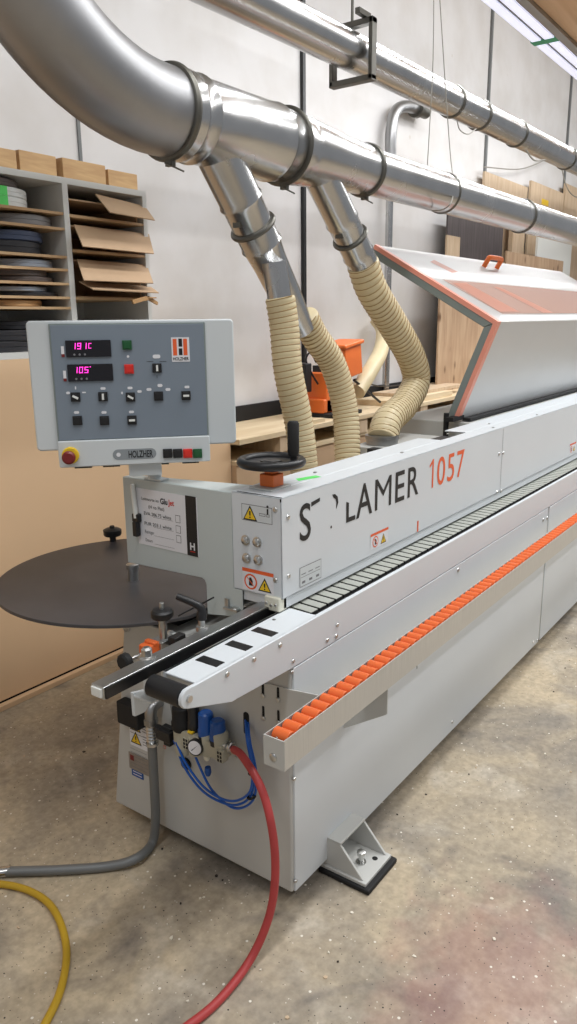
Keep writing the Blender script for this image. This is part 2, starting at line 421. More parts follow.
# long front skin: front sheet with the two door seams
b = MB()
seams = [.006, P(360, 800, y=0).x * 0 + .0, 0]
xs1 = P(539, 620, y=0).x
for x0, x1 in ((.012, xs1 - .004), (xs1 + .022, XE)):
    b.box((x0, -.006, .052), (x1, .002, .835))
build('front_panel', b, M['paint'], base, bevel=.002)
def screw(parent, p, n, r=.007, name='screw'):
    n = V(n).normalized()
    return build(name, MB().lathe(V(p) - n * .001, n, [(0, r), (.0025, r), (.005, r * .8), (.006, r * .4)], 12), M['steel'], parent)
for px, py in ((294, 779), (295.5, 881), (452, 722), (533, 642), (537, 640)):
    p = P(px, py, y=-.006); screw(base, p, (0, -1, 0))
for px, py in ((292, 672), (293, 661)):
    p = P(px, py, y=-.006); screw(base, p, (0, -1, 0))
# seam lines under the table edge
b = MB(); p0 = P(418, 637, y=-.0065); p1 = P(418, 661, y=-.0065)
b.box((p0.x - .0015, -.0072, p1.z - .03), (p0.x + .0015, -.0055, p0.z - .01))
build('panel_seam', b, M['slot'], base, smooth=False)
screw(base, P(415, 633, y=-.006), (0, -1, 0), .009, 'latch')
# stickers on the end face
E0 = Flat((-.0015, 0, 0), (0, -1, 0), (0, 0, 1))   # faces -X ; a = -y
def yz(px, py, x=0.0):
    q = P(px, py, x=x); return -q.y, q.z
a0, z1 = yz(129, 718); a1, z0 = yz(151, 753)
b = MB(); E0.rect(b.use(0), a0, z0, a1, z1, .0)
E0.rect(b.use(3), a0 + .003, (z0 + z1) / 2 - .001, a1 - .003, (z0 + z1) / 2 + .001, .0003)
for k in (0, 1):
    zb = z0 + .012 + k * (z1 - z0) / 2
    tri_sign(E0, b, a0 + .032, zb, .05, .0004, 1, 2)
    b.use(3)
    for r_ in range(4): E0.rect(b, a0 + .068, zb + .008 + r_ * .011, a1 - .012, zb + .011 + r_ * .011, .0004)
build('warning_sticker', b, [M['paper'], M['yellow'], M['ink'], M['grayprint']], base, smooth=False)
a0, z1 = yz(129, 751); a1, z0 = yz(151, 777)
M['plate'] = mat('worn_rating_plate', (150, 142, 134), .4, .3, var=.12, scale=30)
b = MB(); E0.plate(b.use(0), a0, z0, a1, z1, 0, .0015)
b.use(1)
for r_ in range(6): E0.rect(b, a0 + .012, z0 + .012 + r_ * .015, a1 - .012, z0 + .0135 + r_ * .015, .002)
E0.rect(b.use(2), a0 + .008, z1 - .03, a0 + .028, z1 - .008, .0022)
build('rating_plate', b, [M['plate'], M['grayprint'], M['estop']], base, smooth=False)
a0, z1 = yz(132, 768); a1, z0 = yz(144, 780)
b = MB(); E0.plate(b.use(0), a0, z0, a1, z1, 0, .0008); b.use(1)
for r_ in range(2): E0.rect(b, a0 + .008, z0 + .008 + r_ * .011, a1 - .008, z0 + .011 + r_ * .011, .0012)
build('blue_label', b, [M['blue'], M['paper']], base, smooth=False)
a, z = yz(165, 747); b = MB(); E0.rect(b.use(0), a - .006, z - .006, a + .006, z + .006, 0); E0.rect(b.use(1), a - .004, z - .004, a + .004, z + .004, .0003)
build('small_red_mark', b, [M['orprint'], M['base']], base, smooth=False)
a, z = yz(246.5, 722); b = MB(); E0.rplate(b, a - .011, z - .045, a + .011, z + .035, .0105, -.002, .0006)
build('cable_slot', b, M['slot'], base, smooth=False)
a, z = yz(187, 763); b = MB().lathe(E0.p(a, z, 0), (-1, 0, 0), [(0, .021), (.008, .021), (.012, .016)], 18)
build('blanking_plug', b, M['matblack'], base)
# dark junction box behind the fence bracket
a, z = yz(141, 712, x=-.05); b = MB(); E0.plate(b, yz(126, 705)[0], yz(133, 720)[1], yz(147, 712)[0], yz(129, 697)[1], 0, .045)
build('junction_box', b, M['matblack'], base, bevel=.006)
# --- foot
b = MB()
for x in (.198, .352):
    b.prism([(x, 0.02, .135), (x, -.052, .135), (x, -.150, .030), (x, .02, .030)], (.010, 0, 0))
b.box((.198, -.060, .128), (.362, .02, .138)); b.box((.190, -.162, .018), (.370, .02, .031))
foot = build('machine_foot', b, M['base'], EB, bevel=.003)
build('rubber_pad', MB().box((.180, -.180, 0), (.380, .02, .019)), M['matblack'], foot, bevel=.006)
b = MB().cyl((.275, -.095, .03), (.275, -.095, .062), .009, 12); b.lathe((.275, -.095, .062), (0, 0, 1), [(0, .016), (.012, .016), (.014, .012)], 6); b.lathe((.275, -.095, .031), (0, 0, 1), [(0, .018), (.004, .018)], 14)
build('anchor_bolt', b, M['steel'], foot)
build('anchor_hole', MB().lathe((.318, -.125, .0312), (0, 0, 1), [(0, .010), (.0008, .010)], 14), M['slot'], foot)

# --- infeed table: side plate with sloping nose, flat top, roller
def fy(px, py, y=0.0): return P(px, py, y=y)
TZ = .957
xr = P(187, 698, y=0).x; zr = P(187, 698, y=0).z
outl = [(XE, -.0, TZ), (xr + .035, -.0, TZ)]
for k in range(7):
    t = math.radians(80 + 30 * k); outl.append((xr + .027 * math.cos(t), 0, zr + .027 * math.sin(t)))
p = P(233, 700, y=0); q = P(288, 668, y=0); r_ = P(335, 643, y=0)
outl += [(p.x - .01, 0, p.z), (p.x + .012, 0, p.z), (0.0, 0, .838), (XE, 0, .838)]
b = MB().prism([(x, -.006, z) for x, _, z in outl], (0, .012, 0))
b.box((xr + .035, .0, TZ - .006), (.15, .118, TZ)); b.box((xr + .035, .106, .89), (.15, .118, TZ)); b.box((.15, .0055, .838), (XE, .012, TZ - .002))
table = build('infeed_table', b, M['paint'], EB, bevel=.0025)
build('end_roller', MB().lathe((xr, .008, zr), (0, 1, 0), [(0, .026), (.002, .029), (.112, .029), (.114, .026)], 24), M['black'], table)
build('roller_axle', MB().lathe((xr, -.012, zr), (0, 1, 0), [(0, .009), (.135, .009)], 16), M['steel'], table)
for k, (xa, xb) in enumerate(((-.302, -.268), (-.180, -.146), (-.062, -.028))):
    b = MB().box((xa, .018, TZ - .0005), (xb, .094, TZ + .0015))
    build('wear_strip', b, M['strip'], table, bevel=.0006)
for px, py in ((227, 674), (254, 659), (280, 645), (327, 640), (336, 636), (337, 625)):
    screw(table, P(px, py, y=-.006), (0, -1, 0), .008)
b = MB().lathe((.045, .09, TZ), (0, 0, 1), [(0, .006), (.001, .006)], 10); build('pin_hole', b, M['galvdull'], table)
# far latches on the table side plate
for px, py in ((458, 570), (543, 520), (547, 518)):
    screw(table, P(px, py, y=-.006), (0, -1, 0), .010, 'latch')
# --- conveyor with slanted pads
b = MB().box((.10, .014, .92), (XE, .128, .943))
conv = build('conveyor_track', b, M['matblack'], EB)
pb = MB().use(1).prism([(-.022, -.042, .0), (.017, -.042, .0), (.025, .048, .0), (-.014, .048, .0)], (0, 0, .0110))
pb.use(0).prism([(-.0215, -.0415, .011), (.0165, -.0415, .011), (.0245, .0475, .011), (-.0135, .0475, .011)], (0, 0, .0016))
pad0 = None; n = 0; pit = .0485; x = .135
M['pad'] = mat('conveyor_pad', (168, 170, 162), .5, var=.06, scale=20)
while x < XE - .03 and n < 88:
    if pad0 is None: pad0 = build('conveyor_pad', pb, [M['pad'], M['matblack']], conv, loc=(x, .074, .942))
    else: inst(pad0, conv, (x, .074, .942))
    x += pit; n += 1
# --- guide fence: square aluminium bar with a black strip
xe = P(98, 690, y=.17).x
b = MB().box((xe, .150, .938), (1.2, .196, .972))
fence = build('guide_fence', b, M['alu'], EB, bevel=.003)
build('black_strip', MB().box((xe + .004, .144, .941), (1.2, .151, .970)), M['strip'], fence)
build('end_cap', MB().box((xe - .005, .155, .943), (xe + .004, .192, .967)), M['whitepl'], fence, bevel=.002)
build('dark_channel', MB().box((xr + .06, .120, .90), (1.2, .142, .935)), M['slot'], fence)
# bracket under the fence
b = MB(); yb_ = .24
b.prism([P(133, 693, y=yb_), P(135, 717, y=yb_), P(146, 712, y=yb_), P(153, 700, y=yb_), P(146, 690, y=yb_)], (0, .012, 0))
q = P(133, 693, y=yb_); q2 = P(155, 699, y=yb_ - .06)
b.box((q.x, yb_ - .07, q2.z - .004), (q2.x + .02, yb_, q2.z + .004)); b.box((q.x + .02, yb_ - .05, q2.z + .004), (q.x + .06, yb_ - .02, .937))
br = build('fence_bracket', b, M['light'], EB, bevel=.003)
build('bracket_block', MB().box((-.33, .125, .90), (-.24, .19, .936)), M['black'], br, bevel=.004)
# clamps along the fence
def clamp_stack(px, py, name):
    pass
kx = P(162, 612, y=.33)
b = MB().lathe((kx.x, kx.y, kx.z - .09), (0, 0, 1), [(0, .012), (.075, .012), (.076, .007), (.12, .007)], 14)
b.box((kx.x - .03, kx.y - .02, kx.z - .105), (kx.x + .03, kx.y + .03, kx.z - .085))
st = build('clamp_post', b, M['alu'], EB, bevel=.002)
b = MB().lathe((kx.x, kx.y, kx.z - .022), (0, 0, 1), [(0, .012), (.004, .030), (.010, .034), (.024, .034), (.030, .028), (.032, .012)], 18)
build('star_knob', b, M['black'], st)
b = MB().box((kx.x - .005, kx.y - .05, kx.z - .10), (kx.x + .045, kx.y - .022, kx.z - .072)); build('slide_block', b, M['black'], st, bevel=.003)
q = P(151, 648, y=.34)
b = MB().box((q.x - .030, q.y - .022, q.z - .022), (q.x + .024, q.y + .022, q.z + .018)); b.box((q.x - .01, q.y - .024, q.z + .01), (q.x + .01, q.y + .02, q.z + .026))
oc = build('position_counter', b, M['orange'], EB, bevel=.006)
q2 = P(136, 659, y=.36)
b = MB().cyl(V(q) + V((-.09, .0, -.005)), V(q) + V((.075, 0, -.005)), .006, 10); build('adjuster_rod', b, M['steel'], oc)
b = MB().lathe(V(q) + V((-.115, 0, -.005)), (1, 0, 0), [(0, .02), (.005, .026), (.022, .026), (.026, .012)], 10); build('adjuster_knob', b, M['matblack'], oc)
b = MB().lathe(V(q) + V((.03, 0, -.005)), (1, 0, 0), [(0, .022), (.04, .022), (.045, .03), (.06, .03)], 16); build('adjuster_collar', b, M['alu'], oc)
q = P(138, 668, y=.2)
b = MB().lathe((q.x + .02, .185, .968), (0, 0, 1), [(0, .026), (.008, .026), (.012, .015), (.03, .015), (.036, .009)], 6)
build('hex_bolt', b, M['steel'], EB)
q = P(202, 628, z=.972)
b = MB().lathe((q.x, q.y, .966), (0, 0, 1), [(0, .018), (.012, .018), (.014, .010), (.05, .010)], 14)
lv = build('clamp_lever_post', b, M['steel'], EB)
e = P(186, 598, x=q.x + .02)
hpts = smoothpath([(q.x, q.y, 1.0), (q.x, q.y, 1.03), (q.x - .008, q.y + .015, 1.046), (q.x - .03, q.y + .065, 1.066)], 6)
build('lever_handle', MB().tube(hpts, lambda t: .014 - .004 * t if t > .25 else .016, 12), M['black'], lv)

# --- pressure beam (head): long cover with sloping end, top strip
HX = .103; HY0, HY1 = .10, .295; HZ0, HZ1 = 1.0, 1.322
b = MB()
b.box((HX, HY0, HZ0), (XE, HY0 + .006, HZ1))          # front sheet
b.box((HX, HY0, HZ0), (HX + .006, HY1, HZ1))          # end sheet
xo, xo2 = P(415, 437, z=HZ1).x, P(447, 438, z=HZ1).x
b.box((HX, HY0, HZ1 - .006), (XE, .185, HZ1)); b.box((HX, .185, HZ1 - .006), (1.40, HY1, HZ1)); b.box((1.68, .185, HZ1 - .006), (XE, HY1, HZ1))
b.box((HX, HY1 - .006, 1.0), (XE, HY1, HZ1 - .05)); b.box((HX, HY0, HZ0), (XE, HY1, HZ0 + .006))
head = build('pressure_beam_cover', b, M['paint'], EB, bevel=.003)
# dark edge gap round the end sheet
b = MB(); b.box((HX + .004, HY0 + .001, HZ1), (HX + .008, HY1 - .02, HZ1 + .0012)); b.box((HX - .0008, HY0 + .0005, HZ1 - .012), (HX + .004, HY0 + .004, HZ1 - .002))
build('lid_gap', b, M['slot'], head, smooth=False)
# plinth under the cover, pale end block
b = MB().box((HX + .012, HY0 + .004, .964), (XE, HY1 - .03, HZ0))
build('pressure_shoe', b, M['paint'], EB, bevel=.002)
b = MB().box((HX - .012, HY0 + .004, .960), (HX + .03, HY0 + .062, HZ0 + .006))
blk = build('end_guide_block', b, M['cream'], EB, bevel=.004)
for dy in (.014, .032, .050):
    screw(blk, (HX - .012, HY0 + dy + .003, .984 - (.004 if dy == .032 else 0)), (-1, 0, 0), .0055)
# seam and fasteners on the long face
FN = Flat((0, HY0 - .0006, 0), (1, 0, 0), (0, 0, 1))   # faces -Y ; a = x
xsm = P(501, 470, y=HY0).x
b = MB(); FN.rect(b, xsm - .0015, HZ0 + .002, xsm + .0015, HZ1 - .006, .0002); build('cover_seam', b, M['grayprint'], head, smooth=False)
for px, py in ((288, 517), (288.5, 576), (499, 454), (503, 453), (497, 492), (501, 491)):
    screw(head, P(px, py, y=HY0), (0, -1, 0), .0085)
for px, py in ((301, 599), (379, 560), (444, 528), (489, 505), (495, 503), (529, 486)):
    screw(head, P(px, py, y=HY0 + .012), (0, -1, 0), .005)
for px, py in ((315, 473), (402, 453), (448, 434), (489, 424), (493, 428), (537, 415)):
    q = P(px, py, z=HZ1); screw(head, (q.x, q.y, HZ1), (0, 0, 1), .007)
for py, zz in ((.122, 1.285), (.125, 1.06)):
    screw(head, (HX, py, zz), (-1, 0, 0), .009)
for px, py in ((246, 540), (257.5, 542), (247, 558), (258.5, 560)):
    q = P(px, py, x=HX)
    g = build('cap_bolt', MB().lathe(q, (-1, 0, 0), [(0, .017), (.003, .017), (.004, .012), (.011, .012), (.013, .009)], 14), M['steel'], head)
# lettering: the worn word and the model number
b = MB()
u, v = (1, 0, 0), (0, 0, 1)
def at(px, py): q = P(px, py, y=HY0); return q.x, q.z
zb, zt = 1.164, 1.283; hh = zt - zb
text_mb(b, 'S', FN.p(.198, zb), u, v, hh, width=.062, weight=.006)
FN.poly(b, [(.262, zt - .018), (.312, zt - .010), (.312, zt + .002), (.262, zt - .004)], .0003)     # what is left of the T
xr_, zr_ = at(334, 500)                                                                                # curl of the R
arc = [(xr_ - .012, zt - .002), (xr_ + .006, zt - .004), (xr_ + .022, zt - .016), (xr_ + .026, zt - .036), (xr_ + .018, zt - .050), (xr_ + .012, zt - .056), (xr_ + .013, zt - .046), (xr_ + .014, zt - .034), (xr_ + .009, zt - .022), (xr_ - .004, zt - .014)]
FN.poly(b, arc, .0003)
xd, zd = at(331, 527); FN.disc(b, xd, zd, .005, .0003, 10)
xl, zl = at(346, 522)
FN.poly(b, [(xl, zb), (xl + .060, zb), (xl + .060, zb + .016), (xl + .017, zb + .016), (xl + .017, zb + .068), (xl, zb + .074)], .0003)
x0, x1 = at(359, 520)[0], at(382, 505)[0]
text_mb(b, 'A', FN.p(.540, zb), u, v, hh, width=.112, weight=.006)
text_mb(b, 'M', FN.p(.672, zb), u, v, hh, width=.122, weight=-.003)
text_mb(b, 'E', FN.p(.826, zb), u, v, hh, width=.074, weight=.006)
text_mb(b, 'R', FN.p(.928, zb), u, v, hh, width=.092, weight=.006)
tag(build('word_lettering', b, M['ink'], head, smooth=False), 'worn black capital lettering')
b = MB()
FN.poly(b, [(1.142, zb), (1.155, zb), (1.155, zt), (1.144, zt), (1.116, zt - .022), (1.120, zt - .032), (1.142, zt - .017)], .0004)
text_mb(b, '0', FN.p(1.190, zb), u, v, hh, width=.078, weight=.004)
text_mb(b, '5', FN.p(1.292, zb), u, v, hh, width=.070, weight=.004)
text_mb(b, '7', FN.p(1.388, zb), u, v, hh, width=.078, weight=.004)
tag(build('number_lettering', b, M['orprint'], head, smooth=False), 'orange number lettering')
xm, zm = at(417.5, 530); b = MB(); FN.rect(b, xm - .006, HZ0 + .004, xm + .006, HZ0 + .05, .0003)
build('orange_mark', b, M['orprint'], head, smooth=False)
# stickers on the long face
def pict_sticker(fl, a0, b0, a1, b1, k=.0):
    b = MB(); fl.rect(b.use(0), a0, b0, a1, b1, k); w = a1 - a0; h = b1 - b0
    fl.rect(b.use(1), a0, b1 - h * .16, a1, b1, k + .0004)
    r = min(w * .21, h * .36); ca, cb = a0 + w * .27, b0 + h * .42
    fl.disc(b.use(1), ca, cb, r, k + .0004); fl.disc(b.use(0), ca, cb, r * .78, k + .0008)
    fl.poly(b.use(2), [(ca - r * .28, cb - r * .5), (ca + r * .3, cb - r * .5), (ca + r * .34, cb + r * .1), (ca + r * .1, cb + r * .55), (ca - r * .2, cb + r * .5)], k + .0010)
    d = r * .62; fl.poly(b.use(1), [(ca - d - .001, cb + d - .001), (ca - d + .001, cb + d + .001), (ca + d + .001, cb - d + .001), (ca + d - .001, cb - d - .001)], k + .0013)
    tri_sign(fl, b, a0 + w * .72, b0 + h * .1, h * .62, k + .0004, 3, 2)
    return b
SM = [M['paper'], M['orprint'], M['ink'], M['yellow']]
x0, z0 = at(370, 559); x1, z1 = at(388, 534)
build('hand_warning_sticker', pict_sticker(FN, x0, 1.022, x1, 1.082, .0003), SM, head, smooth=False)
x0 = at(569, 455)[0]; build('hand_warning_sticker', pict_sticker(FN, x0, 1.02, x0 + .13, 1.08, .0003), SM, head, smooth=False)
HEADEND = Flat((HX - .0006, 0, 0), (0, -1, 0), (0, 0, 1))
a0, z1 = yz(242.5, 574, HX); a1, z0 = yz(274, 597, HX)
build('hand_warning_sticker', pict_sticker(HEADEND, a0, 1.005, a1, 1.079), SM, head, smooth=False)
# manual sticker with triangle and book
a0, z1 = yz(241.5, 503, HX); a1, z0 = yz(272.5, 525, HX)
b = MB(); HEADEND.rect(b.use(3), a0, z0, a1, z1, 0); HEADEND.rect(b.use(0), a0 + .002, z0 + .002, a1 - .002, z1 - .002, .0003)
tri_sign(HEADEND, b, a0 + .034, (z0 + z1) / 2 - .024, .048, .0006, 1, 2)
HEADEND.rect(b.use(3), a0 + .070, z0 + .022, a0 + .094, z1 - .022, .0006); HEADEND.rect(b.use(0), a0 + .072, z0 + .024, a0 + .092, z1 - .024, .0009)
HEADEND.rect(b.use(3), a0 + .097, z0 + .022, a1 - .010, z1 - .022, .0006); HEADEND.rect(b.use(0), a0 + .099, z0 + .024, a1 - .012, z1 - .024, .0009)
HEADEND.rect(b.use(2), a1 - .020, z0 + .03, a1 - .014, z0 + .048, .0012); HEADEND.disc(b, a1 - .017, z0 + .055, .004, .0012, 8)
build('manual_sticker', b, [M['light'], M['yellow'], M['ink'], M['grayprint']], head, smooth=False)
# small diagram plate near the near end of the long face
x0, z1 = at(299.5, 573); x1, z0 = at(321, 583)
b = MB(); FN.rect(b.use(1), x0, 1.012, x1, 1.078, .0002); FN.rect(b.use(0), x0 + .002, 1.014, x1 - .002, 1.076, .0005)
b.use(1)
for k in range(3): FN.rect(b, x0 + .012 + k * .04, 1.022, x0 + .030 + k * .04, 1.030, .0008); FN.rect(b, x0 + .008 + k * .04, 1.052, x0 + .034 + k * .04, 1.055, .0008)
FN.rect(b, x0 + .006, 1.043, x1 - .006, 1.0445, .0008)
build('diagram_label', b, [M['light'], M['grayprint']], head, smooth=False)
# green marker tape on the top
q = P(308, 478, z=HZ1); fl = Flat((q.x, q.y, HZ1 + .0004), (1, -.25, 0), (.25, 1, 0))
b = MB(); fl.poly(b, [(-.055, -.016), (.045, -.018), (.05, .014), (-.04, .018)], 0); build('green_tape', b, M['grtape'], head, smooth=False)

# --- arm cover in the end plane: horizontal arm and leg
ax = HX
def A(px, py): q = P(px, py, x=ax); return (ax, q.y, q.z)
poly = [A(126, 478), A(228, 491.7)]
tl = A(125, 480); bl = A(123.5, 561)
yL = .795; zT = 1.312; zB = .995; yl = .417; yr = .262
ax = HX + .002
pts = [(ax, yL, zT), (ax, HY1 + .001, zT + .004), (ax, HY1 + .001, .998), (ax, yr, .998), (ax, yr, .905), (ax, yl, .880), (ax, yl, .985), (ax, yl + .006, 1.0), (ax, yl + .018, 1.006), (ax, yL, zB)]
b = MB().prism(pts, (.006, 0, 0))
b.prism([(ax + .006, yL, zT - .006), (ax + .04, yL, zT - .006), (ax + .13, HY1 + .001, zT - .002), (ax + .006, HY1 + .001, zT - .002)], (0, 0, .006)); b.prism([(ax + .034, yL, zB), (ax + .034, yL, zT - .007), (ax + .124, HY1 + .001, zT - .007), (ax + .124, HY1 + .001, zB)], (.006, 0, 0))
arm = build('arm_cover', b, M['arm'], EB, bevel=.003, seg=2)
# card holder
ARM = Flat((ax - .0008, 0, 0), (0, -1, 0), (0, 0, 1))
a0, z1 = yz(136, 488.5, ax); a1, z0 = yz(199.5, 557, ax); z0 = 1.079; z1 = 1.281
b = MB(); ARM.plate(b.use(0), a0, z0, a1, z1, 0, .001)
w = a1 - a0; h = z1 - z0; K = .0016
b.use(1); ARM.rect(b, a1 - .052, z0 - .002, a1 - .004, z1 + .002, K)
text_mb(b.use(0), 'H', ARM.p(a1 - .038, z0 + .020, K + .0003), (0, -1, 0), (0, 0, 1), .024, width=.022, weight=.03)
ARM.rect(b.use(2), a1 - .038, z0 + .012, a1 - .038 + .022, z0 + .0145, K + .0005)
b.use(1)
text_mb(b, 'Leimsorte im', ARM.p(a0 + .028, z1 - .040, K), (0, -1, 0), (0, 0, 1), .011, width=.082)
text_mb(b, 'Glu', ARM.p(a0 + .118, z1 - .042, K), (0, -1, 0), (0, 0, 1), .019, width=.034, weight=.03)
text_mb(b.use(2), 'Jet', ARM.p(a0 + .155, z1 - .042, K), (0, -1, 0), (0, 0, 1), .019, width=.028, weight=.02)
b.use(3)
for s_, zz, aa, ww in (('EVA 286.75 white', .092, .036, .13), ('PUR 203.1 white', .128, .036, .13), ('Reiniger', .158, .036, .045), ('Datum', .188, .036, .035), ('(H to Flat)', .066, .060, .075)):
    text_mb(b.use(1 if 'w' in s_ or 'F' in s_ else 3), s_, ARM.p(a0 + aa, z1 - zz, K), (0, -1, 0), (0, 0, 1), .012, width=ww)
for zz in (.096, .132, .162, .192): ARM.rect(b.use(3), a0 + .08, z1 - zz, a0 + .175, z1 - zz + .001, K)
for zz in (.098, .134, .168):
    ARM.rect(b.use(1), a0 + .186, z1 - zz, a0 + .208, z1 - zz + .026, K); ARM.rect(b.use(0), a0 + .1875, z1 - zz + .0015, a0 + .2065, z1 - zz + .0245, K + .0004)
tag(build('instruction_card', b, [M['paper'], M['ink'], M['red'], M['grayprint']], arm, smooth=False), 'white instruction card with black stripe')
q = A(139, 519)
b = MB().box((ax - .020, q[1] - .016, q[2] - .008), (ax, q[1] + .016, q[2] + .022)); b.box((ax - .024, q[1] - .010, q[2] - .06), (ax - .004, q[1] + .012, q[2] - .006))
clip = build('pen_clip', b, M['black'], arm, bevel=.004)
# bracket feet of the leg
b = MB().box((ax - .02, .27, .925), (ax + .03, .33, .932)); b.box((ax - .01, .315, .925), (ax - .004, .33, .96))
lf = build('leg_bracket', b, M['alu'], EB, bevel=.001)
screw(lf, (ax - .005, .29, .932), (0, 0, 1), .013)

# --- handwheel with position indicator
hx, hy = .218, .222
b = MB().box((hx - .058, hy - .042, HZ1), (hx + .050, hy + .048, HZ1 + .006))
ind = build('indicator_mount', b, M['base'], EB, bevel=.002)
b = MB().box((hx - .030, hy - .030, HZ1 + .006), (hx + .026, hy + .026, HZ1 + .046)); b.box((hx - .02, hy - .02, HZ1 + .046), (hx + .016, hy + .016, HZ1 + .056))
build('position_indicator', b, M['orangem'], ind, bevel=.004)
wz = 1.405
b = MB().lathe((hx, hy, HZ1 + .05), (0, 0, 1), [(0, .02), (.018, .02), (.02, .032), (wz - HZ1 - .055, .036), (wz - HZ1 - .045, .036)], 20)
b.torus((hx, hy, wz), (0, 0, 1), .096, .015, 44, 12)
b.lathe((hx, hy, wz - .010), (0, 0, 1), [(0, .03), (.0, .088), (.010, .090), (.012, .03), (.016, .026)], 36)
hw = build('handwheel', b, M['black'], EB)
gp = V((hx + .012, hy - .078, wz + .010))
build('crank_grip', MB().lathe(gp, (0, 0, 1), [(0, .010), (.012, .010), (.014, .016), (.03, .0185), (.115, .0185), (.122, .014)], 18), M['matblack'], hw)

# --- control panel on a post
st = P(148, 473, x=.1); UV = V((.736, -.677, 0)).normalized(); NV = V((-.677, -.736, 0)).normalized()
pn = Flat(V((st.x, st.y, 0)) + NV * .08, UV, (0, 0, 1))
def PN(px, py):
    w = ROT @ _d(px, py); t = (pn.o - CAM).dot(NV) / w.dot(NV); q = CAM + w * t
    return (q - pn.o).dot(UV), q.z
b = MB(); pn.rplate(b, -.345, 1.440, .297, 1.845, .014, -.085, -.012)
cp = build('control_panel', b, M['light'], EB, bevel=.006, seg=3)
b = MB(); pn.rplate(b, -.279, 1.386, .206, 1.472, .006, -.095, .004); b2 = b
build('lower_console', b, M['light'], cp, bevel=.004)
b = MB(); pn.plate(b, -.278, 1.470, .204, 1.836, -.020, -.004); build('face_frame', b, M['hoodrim'], cp, bevel=.002)
b = MB(); pn.plate(b, -.273, 1.474, .199, 1.831, -.006, -.002); face = build('face_plate', b, M['bluegrey'], cp, bevel=.001)
b = MB(); b.box((st.x + .008, st.y - .05, 1.313), (st.x + .05, st.y + .03, 1.32)); b.cyl((st.x + .03, st.y, 1.318), (st.x + .03, st.y, 1.40), .024, 24); pn.plate(b, -.062, 1.343, .045, 1.388, -.10, -.02)
build('swivel_post', b, M['light'], cp, bevel=.002)
b = MB()
for a_ in (-.20, -.11, .05, .15):
    pn.plate(b, a_ - .035, 1.376, a_ + .02, 1.387, -.06, -.03)
build('cable_gland', b, M['matblack'], cp)
SEG = {'1': 'bc', '9': 'abcdfg', '0': 'abcdef', '5': 'acdfg', 'C': 'adef'}
def seg7(mb, ch, a, bb, w, h, k):
    t = w * .2
    R = {'a': (0, h - t, w, h), 'g': (0, h / 2 - t / 2, w, h / 2 + t / 2), 'd': (0, 0, w, t), 'f': (0, h / 2, t, h), 'e': (0, 0, t, h / 2), 'b': (w - t, h / 2, w, h), 'c': (w - t, 0, w, h / 2)}
    for s_ in SEG[ch]:
        x0, y0, x1, y1 = R[s_]; sl = .12
        pn.poly(mb, [(a + x0 + sl * y0, bb + y0), (a + x1 + sl * y0, bb + y0), (a + x1 + sl * y1, bb + y1), (a + x0 + sl * y1, bb + y1)], k)
for (ca, cb, s_) in ((65, 340.5, '191C'), (67, 364.5, '105')):
    a0, z1 = PN(ca, cb); a1, z0 = PN(ca + 46.5, cb + 16)
    b = MB(); pn.plate(b.use(0), a0, z0, a1, z1, -.003, .004)
    dp = build('display', b, M['display'], cp, bevel=.001)
    if True:
        b = MB(); aa = a0 + .018
        for ch in s_:
            if ch == 'C': seg7(b, 'C', aa + .001, z1 - .025, .009, .016, .0046)
            else: seg7(b, ch, aa, z1 - .027, .0115, .019, .0046)
            aa += .0165
        if s_ == '105': pn.rect(b, aa + .001, z1 - .010, aa + .004, z1 - .007, .0046)
        tag(build('led_digits', b, M['led'], cp, smooth=False), 'glowing pink digits')
        b = MB()
        for k in range(3): pn.disc(b, a0 + .025 + k * .016, z0 + .008, .0035, .0046, 10)
        build('display_keys', b, M['grayprint'], cp, smooth=False)
    b = MB(); pn.rect(b.use(0), a0 - .014, z0 + .010, a0 - .005, z0 + .034, .0); pn.rect(b.use(1), a0 - .014, z0 + .001, a0 - .005, z0 + .010, .0)
    build('display_label', b, [M['paper'], M['estop']], cp, smooth=False)
def button(px, py, s=.0145, mat_=None, knob=None, txt=True, led=True):
    a, z = PN(px, py)
    b = MB(); pn.plate(b, a - s, z - s, a + s, z + s, -.004, .005); pn.plate(b, a - s * .72, z - s * .72, a + s * .72, z + s * .72, .005, .0075)
    nm = 'selector_switch' if knob is not None else 'push_button'
    o = build(nm, b, mat_ or M['black'], cp, bevel=.001)
    if knob is not None:
        b = MB(); t = math.radians(knob); d = V((math.cos(t), math.sin(t))); nn = V((-d.y, d.x)); L_ = .0095; w_ = .0032
        b.prism([pn.p(a + d.x * i * L_ + nn.x * j * w_, z + d.y * i * L_ + nn.y * j * w_, .0075) for i, j in ((-1, -1), (1, -1), (1, 1), (-1, 1))], NV * .004)
        build('switch_pointer', b, M['whitepl'], cp)
    return a, z
G = button(127, 345, mat_=M['green']); button(129, 369, mat_=M['red'])
sw = [(157, 368, 90), (75.5, 397, -28), (103, 396.5, 90), (130.5, 397, -30), (158.5, 396, None), (186, 395.5, 0), (77.5, 420.5, None), (104.5, 420.5, None), (132, 420, 0)]
for px, py, kn in sw: button(px, py, .0145, None, kn)
